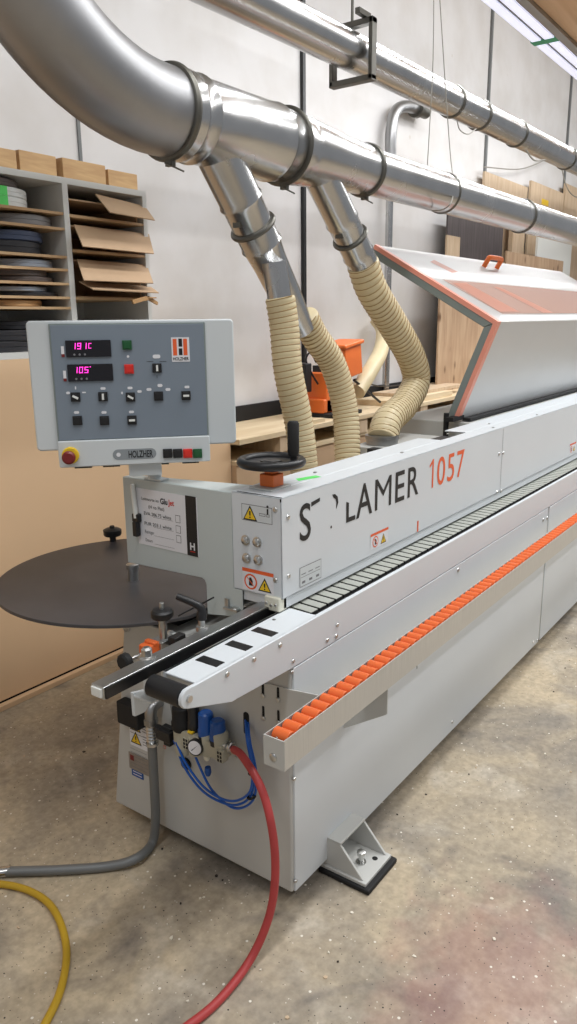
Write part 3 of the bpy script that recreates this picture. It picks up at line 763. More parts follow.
# symbols printed round the switches
b = MB()
for px, py, w_, h_ in ((156.5, 356.5, .012, .006), (128, 356.5, .004, .004), (103, 388.5, .008, .004), (75.5, 388, .002, .005), (68, 393, .006, .004), (84, 392.5, .006, .002), (130, 388, .008, .004), (139.5, 391.5, .007, .004), (122, 393, .003, .004), (149, 389.5, .008, .0045), (160, 385.5, .008, .005), (168, 389.5, .008, .0045), (187, 387, .008, .004), (76.5, 412.5, .008, .004), (104, 412.5, .008, .004), (131.5, 412, .008, .004)):
    a, z = PN(px, py); pn.rplate(b, a - w_, z - h_, a + w_, z + h_, min(w_, h_) * .9, -.003, -.0012, 3)
build('switch_symbols', b, M['paper'], cp, smooth=False)
b = MB()
for s_ in (-1, 1):
    a, z = PN(156.5 + s_ * 6.5, 361.5); pn.rect(b, a - .011, z - .0006, a + .011, z + .0006, -.0012)
a, z = PN(157, 376.5); pn.rect(b, a - .0006, z - .005, a + .0006, z + .004, -.0012)
build('switch_lines', b, M['ink'], cp, smooth=False)
# maker's emblem
a0, z1 = PN(171, 337.5); a1, z0 = PN(190, 361.5)
b = MB(); pn.plate(b.use(0), a0, z0, a1, z1, -.003, -.001); w = a1 - a0; h = z1 - z0
for i in (0, 2): pn.rect(b.use(1), a0 + w * (.08 + .29 * i), z0 + h * .26, a0 + w * (.30 + .29 * i), z1 - h * .06, -.0006)
pn.rect(b.use(2), a0 + w * .40, z0 + h * .62, a0 + w * .60, z1 - h * .05, -.0006); pn.rect(b, a0 + w * .40, z0 + h * .27, a0 + w * .60, z0 + h * .55, -.0006)
text_mb(b, 'HOLZHER', pn.p(a0 + w * .06, z0 + h * .06, -.0006), UV, (0, 0, 1), h * .13, width=w * .88, weight=.02)
build('emblem_plate', b, [M['paper'], M['orprint'], M['ink']], cp, smooth=False)
# lower console: emergency stop, name badge, four buttons
a, z = PN(69.5, 456); b = MB().lathe(pn.p(a + .004, z + .003, .003), NV, [(0, .027), (.008, .027), (.012, .024)], 24)
build('yellow_collar', b, M['yellow'], cp)
b = MB().lathe(pn.p(a, z, .012), NV, [(0, .012), (.012, .012), (.013, .021), (.026, .021), (.031, .015)], 22); tag(build('emergency_stop', b, M['estop'], cp), 'red mushroom emergency stop')
a0, z1 = PN(112.5, 449.5); a1, z0 = PN(156.5, 458)
M['badge'] = mat('name_badge_grey', (140, 146, 150), .4)
b = MB(); pn.rplate(b.use(0), a0, z0, a1, z1, (z1 - z0) / 2.05, .003, .005); text_mb(b.use(1), 'HOLZHER', pn.p(a0 + .050, z0 + .006, .0052), UV, (0, 0, 1), z1 - z0 - .012, width=.078, weight=.02)
pn.disc(b.use(2), a0 + .018, (z0 + z1) / 2, .007, .0055, 14)
build('name_badge', b, [M['badge'], M['ink'], M['paper']], cp, smooth=False)
for px, mt in ((167.5, M['black']), (177.5, M['black']), (187.5, M['red']), (197.3, M['green'])):
    a, z = PN(px, 453); b = MB(); pn.plate(b, a - .0148, z - .0148, a + .0148, z + .0148, .003, .012); pn.plate(b, a - .01, z - .01, a + .01, z + .01, .012, .0145)
    build('push_button', b, mt, cp, bevel=.001)

# --- coil plate (edge band turntable)
DZ = .90; dc = V((.219, .894, DZ)); DR = .507
rim = []
for k in range(96):
    t = 2 * PI * k / 96; y = dc.y + DR * math.sin(t); rim.append((dc.x + DR * math.cos(t), max(y, .424), DZ - .012))
disc = build('coil_plate', MB().prism(rim, (0, 0, .012)), M['disc'], EB, bevel=.002)
q = P(133.5, 580, z=DZ)
b = MB().lathe((q.x, q.y, DZ), (0, 0, 1), [(0, .020), (.045, .020), (.047, .024), (.062, .024), (.064, .018)], 20); build('coil_spindle', b, M['alu'], disc)
q = P(113, 541, z=DZ)
b = MB().lathe((q.x, q.y, DZ), (0, 0, 1), [(0, .014), (.022, .014), (.026, .036), (.034, .040), (.052, .040), (.058, .03), (.060, .012), (.07, .01)], 18); build('coil_knob', b, M['black'], disc)
b = MB().box((.05, .50, .835), (.17, 1.0, DZ - .012)); b.prism([(-.02, .50, DZ - .012), (.05, .50, DZ - .012), (.05, .50, .84)], (0, .01, 0)); b.cyl((.10, .70, .78), (.10, .70, DZ - .01), .03)
build('plate_support', b, M['matblack'], disc)
b = MB().cyl((-.05, .40, .93), (.09, .372, .955), .003, 8); build('feed_rod', b, M['black'], disc)
b = MB().torus((-.006, .70, .80), (1, .2, 0), .012, .002, 18, 6); build('pull_ring', b, M['steel'], base)

# --- rear machine body behind the head
b = MB().box((.74, .30, .838), (XE, .76, 1.16)); b.box((1.36, .30, 1.16), (1.86, .62, 1.265)); b.box((2.02, .30, 1.16), (XE, .76, 1.318))
rear = build('rear_housing', b, M['base'], EB, bevel=.006)
b = MB().box((1.42, .19, 1.265), (1.66, .30, 1.30)); b.box((1.30, .305, 1.16), (1.36, .5, 1.27))
build('inner_unit', b, M['black'], rear, bevel=.004)

# --- open safety hood
hx0 = 2.0; hxe = XE + .6
bot = V((hx0, .373, 1.331)); cor = V((hx0, .184, 1.82)); tip = V((hx0, .873, 2.216))
def hood_sec(off, x, t0=0.0):
    """outline of the bent sheet moved inwards by off (rounded at the bend)"""
    d1 = (cor - bot).normalized(); d2 = (tip - cor).normalized()
    n1 = V((0, d1.z, -d1.y)); n2 = V((0, d2.z, -d2.y))
    if n1.y < 0: n1 = -n1
    if n2.z > 0: n2 = -n2
    bis = (n1 + n2).normalized(); k = off / max(.2, bis.dot(n1))
    return [V((x, 0, 0)) + V((0, (bot + n1 * off).y, (bot + n1 * off).z)), V((x, (cor + bis * k).y, (cor + bis * k).z)), V((x, (tip + n2 * off).y, (tip + n2 * off).z))]
def band(o0, o1, x0, x1):
    a = hood_sec(o0, x0); c = hood_sec(o1, x0)
    return [a[0], a[1], a[2], c[2], c[1], c[0]], (x1 - x0, 0, 0)
def band_mb(o0, o1, x0, x1):
    b = MB()
    for i in (0, 1):
        a = hood_sec(o0, x0); c = hood_sec(o1, x0)
        b.prism([a[i], a[i + 1], c[i + 1], c[i]], (x1 - x0, 0, 0))
    return b
fr = MB(); a = hood_sec(0, hx0); c = hood_sec(.012, hx0)
fr.use(0).prism([a[0], a[1], c[1], c[0]], (hxe - hx0, 0, 0)); fr.use(1).prism([a[1], a[2], c[2], c[1]], (hxe - hx0, 0, 0))
hood = build('safety_hood', fr, [M['hood'], M['hoodtop']], EB)
# coral edging wraps the near edge, grey seal inside it
b = band_mb(-.003, .020, hx0 - .004, hx0 + .035)
tag(build('edge_trim', b, M['coral'], hood), 'coral red edge strip')
b = band_mb(.018, .058, hx0 - .002, hx0 + .03); build('edge_seal', b, M['hoodrim'], hood, bevel=.006)
# tinted window and red scuffs on the upper slope: distances measured along the slope from the bend
d2 = (tip - cor).normalized(); L2 = (tip - cor).length
HT = Flat(cor, (1, 0, 0), d2)
def ht(px, py):
    n = HT.n; w = ROT @ _d(px, py); t = (HT.o - CAM).dot(n) / w.dot(n); q = CAM + w * t - HT.o
    return q.x, q.dot(d2)
b = MB(); HT.poly(b, [ht(442, 279.5), (hxe - hx0, ht(577, 292)[1]), (hxe - hx0, ht(577, 313)[1]), ht(502, 314)], .0015)
tag(build('hood_window', b, M['glue'], hood, smooth=False), 'long reddish tinted window')
for q_, k_ in ((((430, 262), (434, 260), (458, 272), (452, 273)), .001), (((452, 283), (466, 283), (519, 312), (500, 312)), .0022), (((493, 287), (501, 288), (553, 313), (543, 313)), .0022)):
    b = MB(); HT.poly(b, [ht(*p_) for p_ in q_], k_); build('red_scuff', b, M['decal_red'], hood, smooth=False)
b = MB(); HT.poly(b, [ht(500, 315.5), (hxe - hx0, .065), (hxe - hx0, .008), (.036, .008)], .001)
build('white_border', b, M['light'], hood, smooth=False)
ha, hb_ = ht(486, 268); ha2, _ = ht(504, 271)
p0 = HT.p(ha, L2 * .86); p1 = HT.p(ha + .22, L2 * .86); up = HT.n
b = MB().tube(smoothpath([p0 - up * .004, p0 + up * .05, p0 + up * .065 + V((.02, 0, 0)), p1 + up * .065 - V((.02, 0, 0)), p1 + up * .05, p1 - up * .004], 5), .016, 12)
tag(build('hood_handle', b, M['orangem'], hood), 'orange pull handle')
b = MB().cyl((hx0 - .05, .41, 1.20), (hx0 - .05, .41, 1.37), .014, 12); b.box((hx0 - .08, .36, 1.33), (hx0 + .06, .40, 1.352)); build('hood_hinge', b, M['matblack'], EB)
b = MB().box((hx0 + .05, .32, 1.322), (XE, .365, 1.338)); build('hood_gasket', b, M['matblack'], EB)

# --- roller rail at the front, on two brackets
RY0, RY1 = -.172, -.104; RZ = .785; rh = .088; rx0 = -.262
b = MB().prism([(rx0, RY0, RZ), (rx0, RY0, RZ - rh), (rx0, RY1, RZ - rh), (rx0, RY1, RZ - .002), (rx0, RY1 - .003, RZ - .002), (rx0, RY1 - .003, RZ - rh + .003), (rx0, RY0 + .003, RZ - rh + .003), (rx0, RY0 + .003, RZ)], (XE - rx0, 0, 0))
rail = build('roller_rail', b, M['brushed'], EB)
build('rail_end_plate', MB().box((rx0 - .002, RY0 + .001, RZ - rh), (rx0 + .001, RY1, RZ - .001)), M['base'], rail)
screw(rail, (rx0 - .002, -.136, .727), (-1, 0, 0), .012)
rb = MB().lathe((0, -.026, 0), (0, 1, 0), [(0, .010), (.0, .018), (.002, .0198), (.050, .0198), (.052, .016), (.052, .010)], 20)
RP = .0452; r0 = None
n = 0; x = rx0 + .04
while x < 4.0 and n < 95:
    if r0 is None: r0 = build('support_roller', rb, M['orange'], rail, loc=(x, (RY0 + RY1) / 2, RZ - .015))
    else: inst(r0, rail, (x, (RY0 + RY1) / 2, RZ - .015))
    x += RP; n += 1
build('roller_axle_bar', MB().cyl((rx0 + .01, (RY0 + RY1) / 2, RZ - .008), (rx0 + .012, (RY0 + RY1) / 2, RZ - .008), .004, 8), M['steel'], rail)
def bracket(x, full):
    b = MB()
    if full: poly = [(.137, .57), (.137, .745), (.074, .770), (.0, .772), (-.03, .776), (-.103, .784), (-.103, .70), (0.0, .53), (.05, .53)]
    else: poly = [(-.006, .50), (-.006, .66), (RY0 + .02, .694), (RY0 + .004, .694), (RY0 + .004, .605), (RY0 + .012, .598)]
    b.prism([(x, y, z) for y, z in poly], (-.004 if full else .004, 0, 0))
    return b
bk = build('rail_bracket', bracket(-.001, True), M['base'], EB, bevel=.001)
for y, z in ((.098, .745), (.098, .668), (.040, .748), (.040, .672)):
    c = MB(); fl = Flat((-.0056, 0, 0), (0, -1, 0), (0, 0, 1)); fl.rplate(c, -y - .0045, z - .022, -y + .0045, z + .020, .0044, 0, .0004); build('keyhole_slot', c, M['slot'], bk, smooth=False)
    screw(bk, (-.006, y, z - .022), (-1, 0, 0), .008)
build('rail_bracket', bracket(P(387, 715, y=RY0 + .004).x, False), M['base'], EB, bevel=.001)

# --- pneumatic service unit on the end face
PX = -.045
def fp(px, py, x=PX): q = P(px, py, x=x); return q
b = MB()
c0 = fp(183, 738); c1 = fp(222, 752)
pu = None
zt0, zb0 = P(200, 733, x=PX).z, P(200, 750, x=PX).z
b.box((-.07, c1.y - .02, zb0 + .01), (-.02, c0.y + .02, zt0))
for px in (183, 196, 208, 220):
    q = fp(px, 742); zz_ = P(px, 742, x=PX).z; b.lathe((PX, q.y, zz_ - .045), (0, 0, 1), [(0, .018), (.006, .026), (.075, .028), (.085, .022)], 16)
b.box((-.02, c1.y, zb0 + .015), (0, c0.y, zt0 - .01))
pu = build('air_service_unit', b, M['frl'], EB, bevel=.003)
for px, pt, r_, mt, zt_ in ((182.5, 706, .033, 'matblack', .83), (194.5, 703, .021, 'black', .84), (206.5, 712, .026, 'blue', .815), (218, 720, .026, 'blue', .80)):
    q = fp(px, 735); zb_ = P(px, {182.5: 726, 194.5: 727, 206.5: 734, 218: 738}[px], x=PX).z - .012
    zt_ = P(px, pt, x=PX).z
    b = MB().lathe((PX, q.y, zb_), (0, 0, 1), [(0, r_ * .9), (.012, r_ * 1.08), (.03, r_ * 1.08), (.034, r_), (zt_ - zb_ - .006, r_ * .94), (zt_ - zb_, r_ * .7)], 20)
    build('regulator_knob' if mt == 'blue' else 'solenoid_cap', b, M[mt], pu)
for px, pz in ((206.5, 736), (218, 740)):
    q = fp(px, 735); build('knob_collar', MB().lathe((PX, q.y, P(px, pz, x=PX).z - .012), (0, 0, 1), [(0, .028), (.022, .028)], 20), M['black'], pu)
q = fp(193, 748, x=-.085); b = MB().lathe(q + V((.03, 0, 0)), (-1, -.25, .1), [(0, .026), (.024, .028), (.030, .028), (.031, .025)], 22); g = build('pressure_gauge', b, M['black'], pu)
ax_ = V((-1, -.25, .1)).normalized(); c_ = q + V((.03, 0, 0)) + ax_ * .0312
b = MB().lathe(c_, ax_, [(0, .0235), (.0006, .0235)], 22); build('gauge_face', b, M['paper'], pu)
gu, gw = perp(ax_); fl = Flat(c_ + ax_ * .001, V((.25, -1, 0)), V((.1, 0, 1))); b = MB(); fl.poly(b, [(-.012, -.010), (-.010, -.012), (.012, .012)], .0008); build('gauge_needle', b, M['ink'], pu, smooth=False)
# vents, yellow clips, valve block, drains
for px, py in ((185.5, 744), (219.5, 757)):
    b = MB(); a, z = yz(px, py, -.075); fl = Flat((-.0755, 0, 0), (0, -1, 0), (0, 0, 1))
    fl.plate(b.use(1), a - .012, z - .020, a + .012, z + .020, -.03, -.0005)
    for i in range(2):
        for j in range(3): fl.rect(b.use(0), a - .010 + i * .011, z - .018 + j * .013, a - .002 + i * .011, z - .008 + j * .013, 0)
    build('vent_grille', b, [M['ink'], M['frl']], pu, smooth=False)
b = MB()
for px, py in ((178, 730), (189, 733)):
    a, z = yz(px, py, -.075); fl = Flat((-.073, 0, 0), (0, -1, 0), (0, 0, 1)); fl.plate(b, a - .010, z - .003, a + .010, z + .003, -.02, .0)
build('yellow_clip', b, M['yellow'], pu)
q = fp(168, 732); b = MB().box((-.07, q.y - .03, q.z - .025), (-.02, q.y + .035, q.z + .012)); b.cyl((-.05, q.y + .05, q.z + .0), (-.05, q.y - .02, q.z + .0), .016, 14); b.box((-.06, q.y - .02, q.z - .045), (-.03, q.y + .01, q.z - .02))
build('solenoid_valve', b, M['black'], pu, bevel=.003)
for px, py, mt in ((207, 757, 'cream'), (208, 772, 'blue')):
    q = fp(px, py); b = MB().lathe((PX, q.y, q.z - .012), (0, 0, 1), [(0, .008), (.012, .012), (.03, .010)], 10) if mt == 'blue' else MB().lathe((PX, q.y, q.z - .012), (0, 0, 1), [(0, .006), (.01, .012), (.045, .014)], 12)
    build('drain_plug', b, M[mt], pu)
# blue air tubes: out of the slot, sagging round to the valves
s0 = fp(246.5, 722, x=.01); tubes = (
    [(247, 722, .0), (249, 745, -.04), (254, 775, -.05), (250, 797, -.05), (232, 805, -.05), (205, 793, -.05), (185, 768, -.06), (174, 740, -.06)],
    [(248, 722, .0), (250, 742, -.03), (256, 772, -.04), (253, 800, -.04), (234, 808, -.04), (212, 790, -.05), (199, 765, -.05), (194, 752, -.05)],
    [(245.5, 720, .0), (247, 740, -.05), (252, 770, -.06), (249, 793, -.06), (230, 801, -.06), (206, 789, -.06), (187, 765, -.07), (176, 742, -.07)])
for t_ in tubes:
    pts = [P(px, py, x=x_) for px, py, x_ in t_]
    build('air_tube', MB().tube(smoothpath(pts, 8), .0042, 10), M['bluetube'], pu)
q = P(251.5, 797, x=-.05); b = MB().torus(q, (0, .3, 1), .012, .004, 14, 6); build('tube_tie', b, M['matblack'], pu)
q = P(252.5, 773, x=-.05); b = MB().torus(q, (0, .1, 1), .012, .003, 14, 6); build('tube_tie', b, M['matblack'], pu)
b = MB(); b.tube(smoothpath([P(170, 692, x=-.03), P(172, 705, x=-.04), P(175, 722, x=-.05)], 6), .007, 10); build('feed_tube', b, M['conduit'], pu)
qf = fp(228, 747); b = MB().lathe((PX, qf.y + .02, qf.z), (0, -1, 0), [(0, .018), (.02, .018), (.021, .013), (.04, .013)], 12); b.torus((PX - .0, qf.y - .014, qf.z + .004), (0, 1, .2), .015, .005, 18, 8)
build('hose_coupling', b, M['steel'], pu)

# ------------------------------------------------------------------ marker pen in its clip
q = A(137, 500)
b = MB().use(0); pt = V((ax - .012, q[1] + .006, 1.265 + .03)); pb_ = V((ax - .014, q[1] - .006, 1.175))
b.lathe(pb_, pt - pb_, [(0, .0085), (.10, .0085), ((pt - pb_).length - .002, .0075), ((pt - pb_).length, .005)], 14)
build_pen = build('marker_pen', b, M['whitepl'])
tag(build_pen, 'white marker pen clipped upright beside the white instruction card', 'pen')

# ------------------------------------------------------------------ hoses and conduit near the base
g = empty('red_air_hose', (-.25, -.03, 0), 'red rubber air hose curving from the air unit down to the concrete', 'hose')
pts = [(PX, qf.y - .02, qf.z), P(243, 757, x=-.09), P(262, 790, x=-.12), P(273, 835, x=-.15), P(275, 880, x=-.17), P(268, 920, x=-.20)]
pts += [P(250, 960, z=.03), P(222, 997, z=.013), P(188, 1026, z=.013), P(120, 1070, z=.013), P(0, 1110, z=.013), P(-160, 1110, z=.013)]
build('hose_body', MB().tube(smoothpath(pts, 10), .0125, 14), M['redhose'], g)
b = MB().cyl((PX, qf.y - .014, qf.z), (PX - .004, qf.y - .045, qf.z - .004), .0155, 14); build('hose_ferrule', b, M['steel'], g)
g = empty('yellow_air_hose', (-.5, .45, 0), 'yellow rubber hose lying in a curve on the concrete', 'hose')
pts = [P(-120, 893, z=.013), P(-50, 883, z=.013), P(0, 884, z=.013), P(32, 892, z=.013), P(54, 910, z=.013), P(66, 945, z=.013), P(62, 985, z=.013), P(45, 1024, z=.013), P(10, 1080, z=.013)]
build('hose_body', MB().tube(smoothpath(pts, 10), .0115, 14), M['yelhose'], g)
g = empty('flexible_conduit', (-.1, .6, 0), 'grey flexible conduit dropping from the machine end and running along the floor', 'conduit')
pts = [P(152, 742, x=-.045), P(154.5, 790, x=-.045), P(155.5, 820, x=-.045), P(152, 843, x=-.06)]
pts += [P(137, 858, z=.03), P(110, 866, z=.018), P(60, 870, z=.018), P(0, 872, z=.018), P(-90, 878, z=.018)]
build('conduit_body', MB().tube(smoothpath(pts, 10), .0165, 16), M['conduit'], g)
b = MB(); q = P(151, 718, x=-.045)
q1 = P(152.5, 742, x=-.045); q0 = P(151, 720, x=-.045)
b.lathe((q1.x, q1.y, q1.z - .01), q0 - q1, [(0, .022), (.01, .022), (.011, .0175)] + [(.011 + .006 * k, .0175 + (.003 if k % 2 else 0)) for k in range(1, 14)], 18)
build('spring_sleeve', b, M['steel'], g)
b = MB().tube(smoothpath([q0, q0 + V((.002, 0, .035)), q0 + V((.02, 0, .05)), q0 + V((.045, 0, .052))], 5), .021, 16); b.lathe(q0 + V((0, 0, -.015)), (0, 0, 1), [(0, .025), (.02, .025)], 6)
build('conduit_elbow', b, M['galvdull'], g)
q = P(2, 872, z=.018); b = MB().cyl(q + V((.02, -.02, 0)), q + V((-.02, .02, 0)), .0175, 16); build('conduit_joint', b, M['galv'], g)

# ------------------------------------------------------------------ extraction ducting
DY, DZ2 = .6, 2.468
D = empty('extraction_duct', (1.0, DY, 2.3), 'wide galvanised extraction duct with elbow and two branches above the machine', 'duct')
xj = P(167, 114, y=DY).x; xa = P(283, 150, y=DY).x; xb = P(364, 173, y=DY).x
RW, RM, RS = .130, .125, .096
# elbow: quarter bend up out of the picture
b = MB(); Rb = .64; cz = DZ2 + Rb; cx_ = xj - .04
prof = [(V((cx_ - Rb * math.sin(t), DY, cz - Rb * math.cos(t)))) for t in [math.radians(95 * k / 22) for k in range(23)]]
path = [V((xj, DY, DZ2)), V((xj - .02, DY, DZ2))] + prof
endp = prof[-1]; path += [endp + V((-.02, 0, .25)), endp + V((-.06, 0, .9))]
b.tube(path, RW, 40)
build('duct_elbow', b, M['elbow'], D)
b = MB().lathe((xj, DY, DZ2), (1, 0, 0), [(0, RW), (.03, RW + .002), (.05, RW + .006), (.06, RW), (.10, RW), (.108, RW + .006), (.12, RW), (xa - xj - .10, RW), (xa - xj - .09, RW + .005), (xa - xj - .08, RW), (xa - xj, RM)], 44)
build('duct_section', b, M['galv'], D)
b = MB().lathe((xa, DY, DZ2), (1, 0, 0), [(0, RM), (.06, RM + .004), (.07, RM), (.10, RM), ((xb - xa) * .62, RS + .010), (xb - xa - .02, RS + .006), (xb - xa, RS + .002)], 44)
build('duct_reducer', b, M['galv'], D)
b = MB().lathe((xb, DY, DZ2), (1, 0, 0), [(0, RS), (9.5, RS)], 44)
build('duct_pipe', b, M['galv'], D)
def ring(x, r, w, parent, y=DY, z=DZ2, m='ring'):
    b = MB().lathe((x - w / 2, y, z), (1, 0, 0), [(0, r + .001), (.002, r + .006), (w * .5, r + .010), (w - .002, r + .006), (w, r + .001)], 44)
    return build('clamp_ring', b, M[m], parent)
ring(xj, RW + .003, .026, D); ring(xa, RM + .005, .014, D, m='ring'); ring(xb, RS + .006, .024, D, m='ring')
for px, py in ((443, 196), (521, 218)): ring(P(px, py, y=DY).x, RS - (.004 if px < 450 else 0), .020, D)
for xx, rr in ((xj, RW), (xa, RM), (xb, RS)):
    b = MB().box((xx - .009, DY - .02, DZ2 - rr - .026), (xx + .009, DY + .01, DZ2 - rr - .004)); b.cyl((xx - .03, DY - .01, DZ2 - rr - .02), (xx + .045, DY - .02, DZ2 - rr - .036), .003, 8); build('ring_latch', b, M['ring'], D, bevel=.003)
# branches
def along(a, b_, t): return a.lerp(b_, t)
B0 = V((P(208, 145, y=DY).x, DY, DZ2 - .02)); B1 = P(256, 233, y=DY - .0); B2 = P(307, 322, y=DY)
d_ = (B1 - B0).normalized(); rb_ = .073
L1 = (B1 - B0).length; L2_ = (B2 - B0).length
b = MB().lathe(B0, B1 - B0, [(0, rb_ + .006), (L1 * .62, rb_ + .004), (L1 * .66, rb_ + .009), (L1 * .70, rb_ + .002), (L1 * 1.08, rb_ + .002), (L1 * 1.12, rb_ + .007), (L1 * 1.16, rb_), (L1 * 1.32, rb_ - .006), (L2_ * .80, .062), (L2_, .052)], 32)
build('branch_pipe', b, M['galv'], D)
b = MB().torus(B0 + d_ * L1 * .93, d_, rb_ + .006, .010, 32, 8); b.box(tuple(B0 + d_ * L1 * .93 + V((-.10, -.02, -.012))), tuple(B0 + d_ * L1 * .93 + V((-.075, .012, .012)))); build('clamp_ring', b, M['ring'], D)
T0 = P(274, 262, y=DY - .05); T1 = P(280, 300, y=DY - .06)
b = MB().lathe(T0, T1 - T0, [(0, .046), ((T1 - T0).length * .45, .046), ((T1 - T0).length, .046)], 28); build('branch_stub', b, M['galv'], D)
C0 = V((P(313, 165, y=DY).x, DY, DZ2 - .02)); C1 = P(349, 236, y=DY); C2 = P(364, 266, y=DY); d3 = (C2 - C0).normalized(); L3 = (C2 - C0).length
b = MB().lathe(C0, d3, [(0, .069), (L3 * .5, .069), (L3 * .53, .074), (L3 * .56, .068), (L3 * .84, .068), (L3 * .87, .073), (L3 * .90, .068), (L3 + .03, .068)], 32)
build('branch_pipe', b, M['galv'], D)
cc = C0 + d3 * L3 * .70
b = MB().torus(cc, d3, .073, .008, 32, 8); b.box(tuple(cc + V((-.10, -.02, -.012))), tuple(cc + V((-.07, .012, .014)))); build('clamp_ring', b, M['ring'], D)

# ribbed flexible hoses
def flex_hose(name, pts, r, pitch, label, collar0=None):
    path = resample(smoothpath(pts, 24), pitch / 4)
    base_ = path[-1]
    g = empty(name, path[-1], label, 'hose', 'beige ribbed extraction hoses')
    n_ = len(path)
    b = MB(); rs = []; t0 = (path[1] - path[0]).normalized(); u, w = perp(t0); frames = []
    for i, p_ in enumerate(path):
        t = (path[min(i + 1, n_ - 1)] - path[max(i - 1, 0)]).normalized(); u = (u - t * u.dot(t)).normalized(); w = t.cross(u); frames.append((p_, u.copy(), w.copy()))
        rr = r * (1 + (-.035, .0, .02, .0)[i % 4]); rs.append([p_ + (u * math.cos(2 * PI * k / 24) + w * math.sin(2 * PI * k / 24)) * rr for k in range(24)])
    b.rings(rs); build('hose_wall', b, M['hose'], g, ang=80)
    sp = []; per = 4; S = 16
    for i in range(n_ - 1):
        for k in range(S // per):
            f_ = k / (S // per); ph = 2 * PI * (i + f_) / per
            p_ = frames[i][0].lerp(frames[i + 1][0], f_); u = frames[i][1].lerp(frames[i + 1][1], f_); w = frames[i][2].lerp(frames[i + 1][2], f_)
            sp.append(p_ + (u * math.cos(ph) + w * math.sin(ph)) * (r * 1.005))
    build('wire_spiral', MB().tube(sp, .0020, 5), M['hosewire'], g)
    return g
flex_hose('extraction_hose', [T1 + V((0, 0, .01)), T1 + (T1 - T0).normalized() * .1, P(288, 370, y=.52), P(299, 425, y=.5), P(305, 478, y=.47)], .056, .022, 'beige ribbed hose on the short vertical stub, just behind the handwheel')
e2 = (B2 - B0).normalized()
flex_hose('extraction_hose', [B2 - e2 * .03, B2 + e2 * .08, P(333, 365, y=DY - .02), P(345, 410, y=.55), P(348, 470, y=.5)], .057, .020, 'beige ribbed hose running on from the long tapered metal branch')
flex_hose('extraction_hose', [C2 - d3 * .02, P(372, 290, y=DY), P(392, 323, y=DY), P(411, 357, y=DY), P(416, 382, y=DY), P(404, 405, y=DY - .02), P(388, 421, y=DY - .06), P(382, 440, y=.52)], .072, .028, 'thick beige ribbed hose with an S bend landing beside the open hood')
q = P(382, 441, y=.52); b = MB().lathe((q.x, q.y, 1.16), (0, 0, 1), [(0, .075), (q.z - 1.16 + .01, .075), (q.z - 1.16 + .012, .08), (q.z - 1.16 + .03, .08)], 28); build('hose_port', b, M['galvdull'], rear)
q = P(304, 478, y=.47); b = MB().lathe((q.x, q.y, .838), (0, 0, 1), [(0, .064), (q.z - .838 + .01, .064)], 24); build('hose_port', b, M['galvdull'], rear)
q = P(346, 470, y=.5); b = MB().lathe((q.x, q.y, .838), (0, 0, 1), [(0, .06), (q.z - .838 + .01, .06)], 24); build('hose_port', b, M['galvdull'], rear)

# upper pipe along the wall side
UY, UZ, UR = 1.2, 3.225, .096
US = .011
U = empty('overhead_pipe', (3, UY, UZ), 'straight galvanised pipe running higher up, behind the wide duct', 'pipe')
build('pipe_run', MB().lathe((-.8, UY, UZ - .8 * US), (1, 0, US), [(0, UR), (14, UR)], 40), M['galv'], U)
for px, py in ((452, 98), (479, 113), (516, 132), (566, 157)):
    ring(P(px, py, y=UY).x, UR, .03, U, UY, UZ + US * P(px, py, y=UY).x)
hxp = P(352, 55, y=UY).x
b = MB()
for s_ in (-1, 1): b.box((hxp - .02, UY + s_ * .125 - .012, UZ - .13), (hxp + .03, UY + s_ * .125 + .012, UZ + .17))
b.box((hxp - .02, UY - .137, UZ - .135), (hxp + .03, UY + .137, UZ - .105)); b.box((hxp - .02, UY - .137, UZ + .14), (hxp + .03, UY + .137, UZ + .17)); b.cyl((hxp, UY, UZ + .17), (hxp, UY, 6.4), .008, 10); b.box((hxp - .09, UY - .1, UZ + .17), (hxp + .03, UY - .07, UZ + .20))
tag(build('pipe_hanger', b, M['ring'], bevel=.003), 'dark steel hanger frame clasping the higher overhead pipe', 'hanger')

# downpipe with elbow on the back wall
gy = 2.40; q0 = P(390, 300, y=gy); q1 = P(388, 150, y=gy); q2 = P(425, 112, y=gy)
xv = (q0.x + q1.x) / 2
dp = empty('downpipe', (xv, gy, 1.102), 'slim silver downpipe with a top elbow, standing against the white wall', 'pipe')
build('pipe_run', MB().cyl((xv, gy, 1.102), (xv, gy, q1.z), .034, 20), M['galv'], dp)
arc = smoothpath([(xv, gy, q1.z - .05), (xv, gy, q1.z + .15), (xv + .06, gy, q1.z + .32), (xv + .22, gy, q2.z - .04), (xv + .5, gy, q2.z)], 8)
build('pipe_elbow', MB().tube(arc, .052, 20), M['galvdull'], dp)
b = MB().lathe((xv + .46, gy, q2.z), (1, 0, 0), [(0, .05), (0, .085), (.05, .085), (.05, .06), (.22, .06)], 24); build('pipe_flange', b, M['ring'], dp)
b = MB().torus((xv, gy, q1.z - .05), (0, 0, 1), .046, .012, 22, 8); build('clamp_ring', b, M['ring'], dp)

